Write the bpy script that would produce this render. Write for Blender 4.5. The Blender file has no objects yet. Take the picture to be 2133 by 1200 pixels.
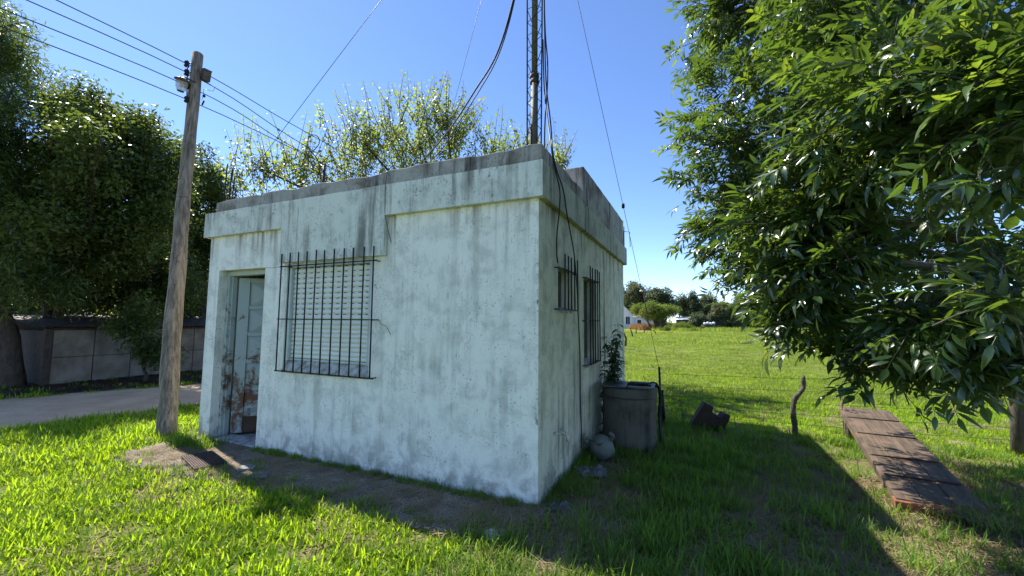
import bpy, math, random
import numpy as np
from mathutils import Vector, Matrix, Euler, noise as mnoise
random.seed(7); rng = np.random.default_rng(7)
scn = bpy.context.scene
C = scn.collection
# ------------------------------------------------------------------ camera
FPX, PITCH, ROLL, EYE = 850.0, 0.08038, 0.00792, 1.5
cp, sp = math.cos(PITCH), math.sin(PITCH)
FW = Vector((0, cp, sp)); U0 = Vector((0, -sp, cp)); R0 = Vector((1, 0, 0))
RR = R0*math.cos(ROLL) + U0*math.sin(ROLL); UU = U0*math.cos(ROLL) - R0*math.sin(ROLL)
CAMP = Vector((0, 0, EYE))
cam = bpy.data.cameras.new('camera'); camo = bpy.data.objects.new('camera', cam); C.objects.link(camo)
cam.sensor_width = 36; cam.lens = 36*FPX/2133; cam.clip_start = .05; cam.clip_end = 3000
M = Matrix((RR, UU, -FW)).transposed().to_4x4(); M.translation = CAMP
camo.matrix_world = M; scn.camera = camo
# ------------------------------------------------------------------ sky, sun, exposure
SUN = Vector((-.604, .505, 1.0)).normalized()
ELEV = math.asin(SUN.z); AZ = math.atan2(SUN.x, SUN.y)
w = bpy.data.worlds.new('World'); scn.world = w; w.use_nodes = True
nt = w.node_tree; bg = nt.nodes['Background']
sky = nt.nodes.new('ShaderNodeTexSky'); sky.sky_type = 'NISHITA'; sky.sun_disc = False
sky.sun_elevation = ELEV; sky.sun_rotation = AZ
sky.air_density = .68; sky.dust_density = 0.05; sky.ozone_density = 3.0
hs = nt.nodes.new('ShaderNodeHueSaturation'); hs.inputs['Saturation'].default_value = 1.08; hs.inputs['Hue'].default_value = .505
nt.links.new(sky.outputs[0], hs.inputs['Color']); nt.links.new(hs.outputs[0], bg.inputs[0]); bg.inputs[1].default_value = .12
sl = bpy.data.lights.new('sun', 'SUN'); sl.energy = 4.2; sl.angle = math.radians(.53); sl.color = (1, .95, .86)
so = bpy.data.objects.new('sun', sl); C.objects.link(so)
so.rotation_euler = SUN.to_track_quat('Z', 'Y').to_euler(); so.location = (-20, 20, 30)
scn.view_settings.view_transform = 'Standard'; scn.view_settings.look = 'None'
scn.view_settings.exposure = 1.3; scn.view_settings.gamma = 1
# ------------------------------------------------------------------ pixel -> place helpers
TH = 0.42189
XL = Vector((math.cos(TH), -math.sin(TH), 0)); YL = Vector((math.sin(TH), math.cos(TH), 0))
ORG = Vector((.21994, 3.37553, 0))
def ray(x, y): return FW*FPX + RR*(x-1066.5) + UU*(600-y)
def on_plane(x, y, P, n):
    d = ray(x, y); return CAMP + d*((P-CAMP).dot(n)/d.dot(n))
def gnd(x, y, z=0): return on_plane(x, y, Vector((0, 0, z)), Vector((0, 0, 1)))
def at(x, y, dep): d = ray(x, y); return CAMP + d*(dep/d.y)
def w2l(P): q = P-ORG; return Vector((q.dot(XL), q.dot(YL), P.z))
def l2w(l): return ORG + XL*l[0] + YL*l[1] + Vector((0, 0, l[2]))
def sidep(x, y, off=0): return w2l(on_plane(x, y, ORG+XL*off, XL))
def frontp(x, y, off=0): return w2l(on_plane(x, y, ORG-YL*off, YL))
# ------------------------------------------------------------------ mesh helpers
class MB:
    def __init__(s): s.v = []; s.f = []; s.smooth = []
    def add(s, vs, fs, sm=False):
        o = len(s.v); s.v += [tuple(v) for v in vs]
        for f in fs: s.f.append(tuple(i+o for i in f)); s.smooth.append(sm)
        return s
    def box(s, a, b, m=None):
        (x0, y0, z0), (x1, y1, z1) = a, b
        vs = [Vector(p) for p in ((x0,y0,z0),(x1,y0,z0),(x1,y1,z0),(x0,y1,z0),(x0,y0,z1),(x1,y0,z1),(x1,y1,z1),(x0,y1,z1))]
        if m: vs = [m @ v for v in vs]
        return s.add(vs, [(0,3,2,1),(4,5,6,7),(0,1,5,4),(1,2,6,5),(2,3,7,6),(3,0,4,7)])
    def tube(s, pts, rad, n=8, cap=True, wob=0):
        pts = [Vector(p) for p in pts]; k = len(pts)
        if not hasattr(rad, '__len__'): rad = [rad]*k
        vs = []; fs = []; up = Vector((0, 0, 1)); px = None
        for i, p in enumerate(pts):
            t = (pts[min(i+1, k-1)]-pts[max(i-1, 0)]).normalized()
            if px is None:
                px = t.orthogonal().normalized()
            px = (px - t*px.dot(t)).normalized(); py = t.cross(px)
            for j in range(n):
                a = 2*math.pi*j/n; r = rad[i]*(1+wob*(random.random()-.5))
                vs.append(p + (px*math.cos(a)+py*math.sin(a))*r)
        for i in range(k-1):
            for j in range(n):
                fs.append((i*n+j, i*n+(j+1)%n, (i+1)*n+(j+1)%n, (i+1)*n+j))
        s.add(vs, fs, True)
        if cap:
            o = len(s.v)-len(vs)
            s.f.append(tuple(o+j for j in reversed(range(n)))); s.smooth.append(False)
            s.f.append(tuple(o+(k-1)*n+j for j in range(n))); s.smooth.append(False)
        return s
    def lathe(s, prof, c=(0,0,0), n=24, m=None, a0=0, a1=2*math.pi):
        vs = []; fs = []; k = len(prof); c = Vector(c)
        for r, z in prof:
            for j in range(n):
                a = 2*math.pi*j/n; v = Vector((r*math.cos(a), r*math.sin(a), z))
                vs.append((m @ v if m else v)+c)
        for i in range(k-1):
            for j in range(n): fs.append((i*n+j, i*n+(j+1)%n, (i+1)*n+(j+1)%n, (i+1)*n+j))
        return s.add(vs, fs, True)
    def prism(s, poly, h, m=None):
        n = len(poly); vs = [Vector((x, y, 0)) for x, y in poly]+[Vector((x, y, h)) for x, y in poly]
        if m: vs = [m @ v for v in vs]
        fs = [tuple(reversed(range(n))), tuple(range(n, 2*n))]+[(i, (i+1)%n, n+(i+1)%n, n+i) for i in range(n)]
        return s.add(vs, fs)
    def mesh(s, name, mat):
        me = bpy.data.meshes.new(name); me.from_pydata(s.v, [], s.f)
        me.polygons.foreach_set('use_smooth', s.smooth)
        if mat: me.materials.append(mat)
        me.update(); return me
    def build(s, name, mat, parent=None, bevel=0):
        o = bpy.data.objects.new(name, s.mesh(name, mat)); C.objects.link(o)
        if parent: o.parent = parent
        if bevel:
            b = o.modifiers.new('bevel', 'BEVEL'); b.width = bevel; b.segments = 2; b.limit_method = 'ANGLE'
        return o
def tag(o, label=None, cat=None, group=None, kind=None):
    if label: o['label'] = label
    if cat: o['category'] = cat
    if group: o['group'] = group
    if kind: o['kind'] = kind
    return o
def thing(name, label, cat, loc=(0,0,0), rz=0, group=None):
    o = bpy.data.objects.new(name, None); C.objects.link(o); o.location = loc; o.rotation_euler = (0, 0, rz)
    return tag(o, label, cat, group)
def bez(pts, n=8):
    """Catmull-Rom through points"""
    P = [Vector(p) for p in pts]; P = [P[0]*2-P[1]]+P+[P[-1]*2-P[-2]]; out = []
    for i in range(1, len(P)-2):
        for j in range(n):
            t = j/n; a, b, c, d = P[i-1:i+3]
            out.append(.5*((2*b)+(c-a)*t+(2*a-5*b+4*c-d)*t*t+(3*b-a-3*c+d)*t**3))
    return out+[P[-2]]
# ------------------------------------------------------------------ material helpers
class NT:
    def __init__(s, name):
        s.m = bpy.data.materials.new(name); s.m.use_nodes = True; s.t = s.m.node_tree
        s.b = s.t.nodes['Principled BSDF']; s.out = s.t.nodes['Material Output']
    def n(s, ty, **k):
        nd = s.t.nodes.new('ShaderNode'+ty)
        for a, v in k.items():
            if a.startswith('i_'):
                key = a[2:]; key = int(key) if key.isdigit() else key
                s.link(nd.inputs[key], v)
            else: setattr(nd, a, v)
        return nd
    def link(s, inp, v):
        if hasattr(v, 'is_output'): s.t.links.new(v, inp)
        elif hasattr(v, 'outputs'): s.t.links.new(v.outputs[0], inp)
        else:
            if hasattr(inp.default_value, '__len__') and hasattr(v, '__len__') and len(inp.default_value) == 4 and len(v) == 3: v = (*v, 1)
            inp.default_value = v
    def coord(s, which='Object', scale=(1,1,1), loc=(0,0,0)):
        tc = s.n('TexCoord'); mp = s.n('Mapping'); s.t.links.new(tc.outputs[which], mp.inputs[0])
        mp.inputs['Scale'].default_value = scale; mp.inputs['Location'].default_value = loc; return mp.outputs[0]
    def pos(s, scale=(1,1,1)):
        g = s.n('NewGeometry'); mp = s.n('Mapping'); s.t.links.new(g.outputs['Position'], mp.inputs[0])
        mp.inputs['Scale'].default_value = scale; return mp.outputs[0]
    def noise(s, vec, scale, detail=5, rough=.55, dist=0):
        x = s.n('TexNoise'); s.t.links.new(vec, x.inputs['Vector']); x.inputs['Scale'].default_value = scale
        x.inputs['Detail'].default_value = detail; x.inputs['Roughness'].default_value = rough; x.inputs['Distortion'].default_value = dist
        return x.outputs['Fac']
    def ramp(s, fac, a, b, lo=0., hi=1.):
        x = s.n('MapRange'); s.link(x.inputs[0], fac); x.interpolation_type = 'SMOOTHSTEP'
        for i, v in enumerate((a, b, lo, hi)): x.inputs[i+1].default_value = v
        return x.outputs[0]
    def mul(s, a, b, op='MULTIPLY'):
        x = s.n('Math', operation=op); s.link(x.inputs[0], a); s.link(x.inputs[1], b); return x.outputs[0]
    def mix(s, fac, a, b, mode='MIX'):
        x = s.n('Mix', data_type='RGBA', blend_type=mode)
        s.link(x.inputs[0], fac); s.link(x.inputs[6], a); s.link(x.inputs[7], b); return x.outputs[2]
    def bump(s, h, strength=.3, dist=.01):
        b = s.n('Bump'); s.link(b.inputs['Height'], h); b.inputs['Strength'].default_value = strength; b.inputs['Distance'].default_value = dist
        s.t.links.new(b.outputs[0], s.b.inputs['Normal']); return b
    def set(s, **k):
        for a, v in k.items(): s.link(s.b.inputs[a.replace('_', ' ')], v)
        return s
def plain(name, col, rough=.6, metal=0, var=.25, scale=8, bump=.2, dark=None, stretch=(1,1,1)):
    m = NT(name); c = m.coord('Object', stretch); n = m.noise(c, scale, 6, .6)
    d = dark or tuple(x*.45 for x in col)
    m.set(Base_Color=m.mix(m.ramp(n, .5-var, .5+var), d, col), Roughness=rough, Metallic=metal)
    m.bump(m.noise(c, scale*6, 4), bump, .004); return m.m
def paint(name, base, dirt, dirtcol, speck=.5, low=.5, blot=.5, topz=None, brown=0, chip=False):
    m = NT(name); c = m.coord('Object')
    big = m.noise(c, 1.1, 6, .6); mid = m.noise(c, 4.5, 8, .68, .4)
    st = m.noise(m.coord('Object', (9, 9, .55)), 1.0, 7, .66)
    st2 = m.noise(m.coord('Object', (26, 26, 1.6), (3, 1, 0)), 1.0, 5, .6)
    sp_ = m.noise(c, 42, 4, .7); fine = m.noise(c, 150, 3)
    col = m.mix(m.ramp(mid, .35, .7, 0, .35), base, tuple(x*.80 for x in base))
    col = m.mix(m.mul(m.ramp(mid, .46, .66), blot), col, tuple(x*.62+y*.3 for x, y in zip(base, dirtcol)))
    z = m.n('SeparateXYZ'); m.t.links.new(c, z.inputs[0])
    streak = m.mul(m.ramp(st, .46, .66), m.ramp(big, .36, .60))
    streak = m.mul(streak, dirt)
    col = m.mix(streak, col, dirtcol)
    s2 = m.mul(m.mul(m.ramp(st2, .52, .75), m.ramp(mid, .4, .62)), dirt*.8)
    col = m.mix(s2, col, tuple(x*.7 for x in dirtcol))
    s3 = m.noise(m.coord('Object', (48, 48, 9), (5, 2, 1)), 1.0, 4, .6)
    col = m.mix(m.mul(m.mul(m.ramp(s3, .57, .68), m.ramp(m.noise(c, 2.1, 6, .65), .40, .60)), .6*max(dirt, .8)), col, tuple(x*.6 for x in dirtcol))
    if topz:
        t = m.mul(m.ramp(z.outputs[2], topz-.42, topz, 0, 1), m.ramp(st, .44, .68))
        col = m.mix(m.mul(t, .75), col, (.16, .13, .085))
    if low:
        t = m.mul(m.ramp(z.outputs[2], .42, .0, 0, 1), m.ramp(mid, .38, .62))
        col = m.mix(m.mul(t, low), col, (.13, .125, .10))
    k = m.mul(m.mul(m.ramp(sp_, .565, .66), m.ramp(m.noise(c, 2.6, 6, .65), .42, .60)), speck)
    col = m.mix(k, col, (.05, .055, .05))
    if chip:
        cm = m.mul(m.ramp(z.outputs[0], -.045, -.004, 0, 1), m.ramp(m.noise(c, 5, 7, .75), .53, .60))
        col = m.mix(m.mul(cm, .85), col, (.10, .10, .085))
        ck = m.n('TexVoronoi', feature='DISTANCE_TO_EDGE', i_Scale=.9); m.t.links.new(m.n('VectorMath', operation='ADD', i_0=c, i_1=m.n('TexNoise', i_Vector=c, i_Scale=3.0).outputs['Color']).outputs[0], ck.inputs['Vector'])
        cr = m.mul(m.ramp(ck.outputs[0], .006, .001), m.ramp(m.noise(c, 1.3, 3), .5, .6))
        col = m.mix(m.mul(cr, .3), col, (.12, .12, .10))
    if brown: col = m.mix(m.mul(m.ramp(m.noise(c, 1.7, 5, .6), .5, .68), brown), col, (.12, .085, .05))
    m.set(Base_Color=col, Roughness=.82); m.b.inputs['Specular IOR Level'].default_value = .25
    h = m.mul(m.mul(m.noise(c, 30, 5, .6), .7), m.mul(fine, .3), 'ADD'); h = m.mul(h, m.mul(big, 1.5), 'ADD')
    m.bump(h, .55, .008); return m.m
def leafmat(name, col, trans, tmix=.45, rough=.4, spec=.5, var=.35, back=None):
    m = NT(name); oi = m.n('ObjectInfo'); r = oi.outputs['Random']
    nz = m.noise(m.pos(), 1.3, 3)
    f = m.mul(m.mul(r, .6), m.mul(nz, .5), 'ADD')
    c1 = m.mix(f, tuple(x*(1-var) for x in col), tuple(min(1, x*(1+var)) for x in col))
    t1 = m.mix(f, tuple(x*(1-var) for x in trans), tuple(min(1, x*(1+var)) for x in trans))
    if back:
        g = m.n('NewGeometry'); c1 = m.mix(g.outputs['Backfacing'], c1, back)
    m.set(Base_Color=c1, Roughness=rough); m.b.inputs['Specular IOR Level'].default_value = spec
    t = m.n('BsdfTranslucent'); m.link(t.inputs[0], t1)
    mx = m.n('MixShader'); mx.inputs[0].default_value = tmix
    m.t.links.new(m.b.outputs[0], mx.inputs[1]); m.t.links.new(t.outputs[0], mx.inputs[2]); m.t.links.new(mx.outputs[0], m.out.inputs[0])
    return m.m
def rusty(name, paintc, rust, lo, hi, metal=.0, rough=.55):
    m = NT(name); c = m.coord('Object'); n = m.noise(c, 6, 8, .7, .5)
    z = m.n('SeparateXYZ'); m.t.links.new(c, z.inputs[0])
    n2 = m.mul(n, m.ramp(z.outputs[2], lo, hi, .0, .22), 'SUBTRACT')
    col = m.mix(m.ramp(n2, .40, .54), paintc, m.mix(m.noise(c, 25, 4), tuple(x*.4 for x in rust), rust))
    m.set(Base_Color=col, Roughness=rough, Metallic=metal); m.bump(m.noise(c, 40, 5), .25, .004); return m.m
MINT = (.90, .865, .765)
mt = {}
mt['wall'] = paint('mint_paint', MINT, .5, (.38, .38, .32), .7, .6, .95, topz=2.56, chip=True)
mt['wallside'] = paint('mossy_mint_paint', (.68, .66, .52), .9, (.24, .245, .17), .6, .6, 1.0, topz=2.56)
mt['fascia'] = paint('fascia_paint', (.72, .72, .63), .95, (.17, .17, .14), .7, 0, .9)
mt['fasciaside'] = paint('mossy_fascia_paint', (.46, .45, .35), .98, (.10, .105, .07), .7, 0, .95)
mt['parapet'] = paint('parapet_cement', (.40, .37, .325), 1.0, (.04, .034, .029), .8, 0, 1.0, brown=.95)
mt['reveal'] = paint('reveal_paint', (.5, .58, .53), .5, (.22, .24, .2), .5, .4, .5)
mt['inner'] = plain('inner_plaster', (.4, .42, .38), .9)
mt['iron'] = plain('black_iron', (.022, .021, .022), .55, .3, bump=.3, scale=20)
mt['rebar'] = plain('rusted_rebar', (.05, .03, .022), .8, .3, scale=30)
mt['cable'] = plain('black_cable', (.012, .012, .013), .5, 0, bump=0)
mt['wire'] = plain('grey_wire', (.06, .06, .06), .5, .4, bump=0)
mt['frame'] = plain('white_frame', (.62, .68, .66), .5, 0, var=.35, scale=6, dark=(.42,.46,.43))
mt['shutter'] = plain('cream_shutter', (.86, .85, .76), .45, 0, var=.4, scale=3, bump=.05, dark=(.72, .71, .62))
mt['dark'] = plain('dark_void', (.015, .015, .015), .9)
mt['sill'] = plain('sill_cement', (.62, .59, .52), .9, 0, scale=14, dark=(.22, .20, .17), var=.2, bump=.5)
mt['door'] = rusty('door_paint', (.36, .41, .39), (.17, .06, .028), .15, 2.1)
mt['doorframe'] = rusty('door_frame_paint', (.42, .46, .42), (.17, .09, .045), .0, 2.4)
mt['kick'] = plain('rusted_plate', (.11, .055, .03), .7, .2, scale=9)
mt['glass'] = NT('dark_glass').set(Base_Color=(.05, .06, .065), Roughness=.15).m
mt['greyshut'] = plain('grey_shutter', (.16, .17, .16), .7)
# ------------------------------------------------------------------ setting: ground, road, walkway
def walk_edge(x): return float(np.interp(x, [-4.7, -3.5, -2.6, -.5, .1], [-.84, -.84, -.68, -.64, -.36]))+.05*mnoise.noise(Vector((x*2, 0, 1)))
def in_walk(l): return -4.62 < l.x < .12 and walk_edge(l.x) < l.y < .02
g = NT('ground_soil'); P = g.pos()
na = g.noise(P, .35, 6, .6); nb = g.noise(P, 3.0, 6, .65); nc = g.noise(P, 28, 5, .7)
gc = g.mix(g.ramp(na, .42, .62), (.12, .17, .022), (.18, .21, .035))
gc = g.mix(g.ramp(nb, .46, .60, 0, .9), gc, (.19, .165, .085))
gc = g.mix(g.ramp(nc, .42, .62, 0, .7), gc, (.05, .065, .02))
g.set(Base_Color=gc, Roughness=.95); g.b.inputs['Specular IOR Level'].default_value = .1; g.bump(nc, .8, .03)
def terrain():
    mb = MB(); n = 60
    def cs(i): t = 2*i/n-1; return math.copysign(abs(t)**3.2*900+abs(t)*14, t)
    vs = []
    for j in range(n+1):
        for i in range(n+1):
            x, y = cs(i), cs(j)+6
            vs.append((x, y, 0))
    fs = [(j*(n+1)+i, j*(n+1)+i+1, (j+1)*(n+1)+i+1, (j+1)*(n+1)+i) for j in range(n) for i in range(n)]
    return mb.add(vs, fs, True)
tag(terrain().build('ground', g.m), kind='structure')
r = NT('dirt_road_surface'); P = r.pos()
rc = r.mix(r.ramp(r.noise(P, 1.2, 7, .65), .35, .65), (.46, .30, .17), (.62, .43, .26))
rc = r.mix(r.ramp(r.noise(P, 60, 4, .7), .5, .7, 0, .6), rc, (.16, .13, .10))
r.set(Base_Color=rc, Roughness=.95); r.bump(r.noise(P, 25, 6, .7), .6, .02)
near = [(-10.5, -14), (-8.6, -6), (-7.15, -.9), (-6.67, 1.2), (-6.1, 4), (-5.4, 8), (-4.6, 14), (-3.6, 22)]
far = [(-15.5, -14), (-12.9, -6), (-10.45, -.05), (-9.3, 2.6), (-8.8, 4.6), (-8.2, 8), (-7.4, 14), (-6.5, 22)]
mb = MB(); vs = []; K = 8
nn = bez([(*a, 0) for a in near], 6); ff = bez([(*a, 0) for a in far], 6)
for a, b in zip(nn, ff):
    for k in range(K+1):
        t = k/K; q = a.lerp(b, t); jit = (mnoise.noise(Vector((q.y*1.3, k*9.1, 0)))*.22) if k in (0, K) else 0
        q = l2w((q.x+jit, q.y, 0)); q.z = .006+.012*math.sin(math.pi*t)*(1-abs(math.sin(2*math.pi*t)))
        vs.append(q)
mb.add(vs, [(i*(K+1)+k, i*(K+1)+k+1, (i+1)*(K+1)+k+1, (i+1)*(K+1)+k) for i in range(len(nn)-1) for k in range(K)], True)
tag(mb.build('dirt_road', r.m), kind='structure')
vm = NT('dark_verge_soil'); P = vm.pos(); vm.set(Base_Color=vm.mix(vm.ramp(vm.noise(P, 9, 6, .7), .35, .65), (.045, .036, .024), (.10, .078, .05)), Roughness=.95); vm.bump(vm.noise(P, 30, 5, .7), .8, .03)
mb = MB(); vs = []
for b in ff:
    vs += [l2w((b.x+.12+.1*mnoise.noise(Vector((b.y*2, 0, 0))), b.y, .003)), l2w((b.x-6, b.y, .003))]
mb.add(vs, [(2*i, 2*i+1, 2*i+3, 2*i+2) for i in range(len(ff)-1)], True); tag(mb.build('verge', vm.m), kind='structure')
def in_road(l):
    if not -14 < l.y < 22: return False
    def ed(E):
        for (x0, y0), (x1, y1) in zip(E, E[1:]):
            if y0 <= l.y <= y1: return x0+(x1-x0)*(l.y-y0)/(y1-y0)
    return ed(far)+.1 < l.x < ed(near)-.05
wk = NT('pebbled_concrete'); c = wk.coord('Object')
vo = wk.n('TexVoronoi', i_Vector=c, i_Scale=55.0)
wc = wk.mix(wk.ramp(wk.noise(c, 3, 7, .65), .35, .65), (.19, .155, .115), (.33, .275, .21))
wc = wk.mix(wk.ramp(vo.outputs[0], .25, .6, 0, .4), wc, (.40, .32, .25))
wc = wk.mix(wk.ramp(wk.noise(c, 90, 3), .5, .62, 0, .85), wc, (.06, .05, .038))
wc = wk.mix(wk.ramp(wk.noise(c, 1.6, 7, .7), .5, .6, 0, .5), wc, (.085, .068, .048))
wk.set(Base_Color=wc, Roughness=.9); wk.bump(vo.outputs[0], 1.0, .02)
BANG = -TH
def blocal(o): o.location = ORG; o.rotation_euler = (0, 0, BANG); return o
mb = MB(); n = 40; vs = []
for i in range(n+1):
    x = -4.62+4.70*i/n
    yo = walk_edge(x)
    for y, z in ((.0, .035), (yo*.5, .03), (yo, .022), (yo-.02, -.03)): vs.append((x, y, z+.004*mnoise.noise(Vector((x*3, y*3, 0)))))
mb.add(vs, [(i*4+k, i*4+k+1, (i+1)*4+k+1, (i+1)*4+k) for i in range(n) for k in range(3)], True)
mb.add([(-4.62, 0, -.03), (-4.62, 0, .035), vs[1], vs[2], vs[3]], [(0, 1, 2, 3, 4)])
tag(blocal(mb.build('walkway', wk.m)), kind='structure')
# ------------------------------------------------------------------ the building
W, D, ZF, ZT, ZP, EV = 4.519, 4.432, 2.537, 2.847, 2.986, .058
bld = thing('utility_building', 'small mint-white flat-roofed concrete building with barred windows and open door', 'building', ORG, BANG)
def wall_panel(name, mat, axis, us, zs, holes, t, flip=1, parent=bld):
    """wall in plane; us along, zs up; outer face at 0, inner at t"""
    mb = MB(); idx = {}
    def P(u, d, z): return (u, d, z) if axis == 'x' else (-d, u, z)
    def hole(i, j): return (i, j) in holes
    def quad(a, b, c, d): mb.add([P(*a), P(*b), P(*c), P(*d)], [(0, 1, 2, 3)])
    nu, nz = len(us)-1, len(zs)-1
    for i in range(nu):
        for j in range(nz):
            u0, u1, z0, z1 = us[i], us[i+1], zs[j], zs[j+1]
            if hole(i, j):
                if i == 0 or not hole(i-1, j): quad((u0, 0, z0), (u0, t, z0), (u0, t, z1), (u0, 0, z1))
                if i == nu-1 or not hole(i+1, j): quad((u1, 0, z0), (u1, 0, z1), (u1, t, z1), (u1, t, z0))
                if j and not hole(i, j-1): quad((u0, 0, z0), (u1, 0, z0), (u1, t, z0), (u0, t, z0))
                if j == nz-1 or not hole(i, j+1): quad((u0, 0, z1), (u0, t, z1), (u1, t, z1), (u1, 0, z1))
            else:
                quad((u0, 0, z0), (u1, 0, z0), (u1, 0, z1), (u0, 0, z1)); quad((u0, t, z0), (u0, t, z1), (u1, t, z1), (u1, t, z0))
    return mb.build(name, mat, parent)
DL, DR, DT = -4.307, -3.43, 2.105
WX0, WX1, WZ0, WZ1 = -3.05, -1.80, .94, 2.13
fw_ = wall_panel('front_wall', mt['wall'], 'x', [-W, DL, DR, WX0, WX1, 0], [-.05, .02, WZ0, 2.105, WZ1, ZF], {(1, 1), (1, 2), (3, 2), (3, 3)}, .22)
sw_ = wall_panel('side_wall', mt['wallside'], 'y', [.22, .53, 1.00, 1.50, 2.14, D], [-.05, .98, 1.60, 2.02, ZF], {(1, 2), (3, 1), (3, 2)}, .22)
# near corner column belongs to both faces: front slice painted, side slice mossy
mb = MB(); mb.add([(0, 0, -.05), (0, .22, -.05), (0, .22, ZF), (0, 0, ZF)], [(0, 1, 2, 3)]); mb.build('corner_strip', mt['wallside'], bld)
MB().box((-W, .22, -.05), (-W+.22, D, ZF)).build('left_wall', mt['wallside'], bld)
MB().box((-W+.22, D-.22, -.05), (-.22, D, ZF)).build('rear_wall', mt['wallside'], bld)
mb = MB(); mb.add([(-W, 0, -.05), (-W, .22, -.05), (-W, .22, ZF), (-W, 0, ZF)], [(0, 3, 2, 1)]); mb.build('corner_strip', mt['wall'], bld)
MB().box((-W+.22, .22, -.05), (-.22, D-.22, .03)).build('floor_slab', mt['sill'], bld)
MB().box((DL, .0, -.05), (DR, .23, .045)).build('threshold', mt['sill'], bld, .008)
MB().box((-W-.02, .02, ZF+.012), (-.02, D-.02, ZT-.03)).build('roof_slab', mt['parapet'], bld)
def rough_box(a, b, seg=.12, amp=.006, seed=0, topamp=None):
    """box subdivided along its length, top edge uneven"""
    mb = MB(); (x0, y0, z0), (x1, y1, z1) = a, b
    L = max(x1-x0, y1-y0); ax = 0 if x1-x0 >= y1-y0 else 1; n = max(2, int(L/seg)); vs = []; topamp = topamp or amp
    for i in range(n+1):
        t = i/n
        for k, (s_, z) in enumerate(((0, z0), (1, z0), (1, z1), (0, z1))):
            x = x0+(x1-x0)*(t if ax == 0 else s_); y = y0+(y1-y0)*(s_ if ax == 0 else t)
            nz = Vector((x*2.3+seed, y*2.3, z*2.3)); am = topamp if k > 1 else amp
            vs.append((x+amp*mnoise.noise(nz), y+amp*mnoise.noise(nz+Vector((7, 0, 0))), z+(am*mnoise.noise(nz*2+Vector((0, 9, 0))) if k > 1 else 0)))
    fs = []
    for i in range(n):
        for k in range(4):
            q = (i*4+k, i*4+(k+1)%4, (i+1)*4+(k+1)%4, (i+1)*4+k); fs.append(q if ax else tuple(reversed(q)))
    e0 = (3, 2, 1, 0); e1 = tuple(n*4+k for k in range(4))
    fs += [e0, e1] if ax else [tuple(reversed(e0)), tuple(reversed(e1))]
    return mb.add(vs, fs)
for x0_, x1_, z_ in ((-W-EV, -3.118, ZF), (-3.118, -1.607, 2.138), (-1.607, EV-.002, ZF)): rough_box((x0_, -EV, z_), (x1_, .02 if z_ == ZF else 0., ZT), .1, .006).build('fascia' if z_ == ZF else 'dropped_lintel', mt['fascia'], bld)
MB().box((-3.118, .0, ZF), (-1.607, .02, ZT)).build('fascia_core', mt['fascia'], bld)
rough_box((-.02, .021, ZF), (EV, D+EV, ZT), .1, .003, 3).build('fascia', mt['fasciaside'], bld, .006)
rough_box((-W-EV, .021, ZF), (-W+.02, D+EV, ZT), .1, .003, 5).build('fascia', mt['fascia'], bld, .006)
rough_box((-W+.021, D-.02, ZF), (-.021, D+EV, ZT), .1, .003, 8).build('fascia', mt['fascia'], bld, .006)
# end strip of the front fascia seen from the side
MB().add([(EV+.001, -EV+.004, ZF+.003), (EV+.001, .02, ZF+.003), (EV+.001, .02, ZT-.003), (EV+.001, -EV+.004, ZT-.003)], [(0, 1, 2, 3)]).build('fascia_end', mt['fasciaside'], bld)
rough_box((-4.375, -.047, ZT-.01), (.045, .10, ZP), .07, .008, 4, .026).build('parapet', mt['parapet'], bld, .008)
rough_box((-.10, .101, ZT-.01), (.046, 1.369, ZP), .07, .008, 6, .022).build('parapet', mt['parapet'], bld, .008)
rough_box((-4.5, .101, ZT-.01), (-4.36, 4.3, ZP), .1, .006, 9, .014).build('parapet', mt['parapet'], bld, .008)
rough_box((-1.9, 1.37, ZT-.01), (.044, 4.22, 3.30), .1, .006, 11, .012).build('roof_block', mt['parapet'], bld, .01)
# starter bars, vent pipe on the roof
for x, y, z, dx in ((-4.34, .02, 3.50, .02), (-4.29, .05, 3.45, .03), (-4.24, .06, 3.32, .02), (-4.33, .09, 3.10, .12), (-4.25, .10, 3.2, -.01)):
    MB().tube([(x, y, ZP-.1), (x+dx*.3, y, (ZP+z)/2), (x+dx, y, z)], .008, 6).build('rebar', mt['rebar'], bld)
pv = frontp(673, 372, 0); vp = w2l(at(674, 372, 5.2))
MB().tube([(vp.x, vp.y, ZT-.05), (vp.x, vp.y, vp.z+.17)], .022, 8).tube([(vp.x, vp.y, vp.z+.15), (vp.x-.06, vp.y, vp.z+.19), (vp.x-.1, vp.y, vp.z+.12)], .012, 6).build('vent_pipe', mt['wire'], bld)
# door
df = thing('door_frame', None, None); df.parent = bld
def child(mb, name, mat, par, bevel=0): return mb.build(name, mat, par, bevel)
child(MB().box((DL+.002, .10, .045), (DL+.055, .19, DT-.002)).box((DL+.055, .13, .045), (DL+.075, .19, DT-.05)), 'jamb', mt['doorframe'], df, .004)
child(MB().box((DR-.055, .10, .045), (DR-.002, .19, DT-.002)), 'jamb', mt['doorframe'], df, .004)
child(MB().box((DL+.056, .10, DT-.06), (DR-.056, .19, DT-.002)), 'head', mt['doorframe'], df, .004)
door = bpy.data.objects.new('door', None); C.objects.link(door); door.parent = bld
door.location = (DL+.10, .19, .06); door.rotation_euler = (0, 0, math.radians(40))
DW, DH = .74, 1.97
child(MB().box((0, 0, 0), (.13, .035, DH)), 'stile', mt['door'], door, .004)
child(MB().box((DW-.10, 0, 0), (DW, .035, DH)), 'stile', mt['door'], door, .004)
zr = [0, .22, .545, .89, 1.235, 1.58, 1.93]
for i, z in enumerate(zr[1:]): child(MB().box((.131, .002, z-.02), (DW-.101, .033, z+.03 if i < 5 else DH)), 'rail', mt['door'], door, .004)
child(MB().box((.131, .008, 0), (DW-.101, .03, .20)), 'kick_plate', mt['kick'], door, .003)
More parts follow.
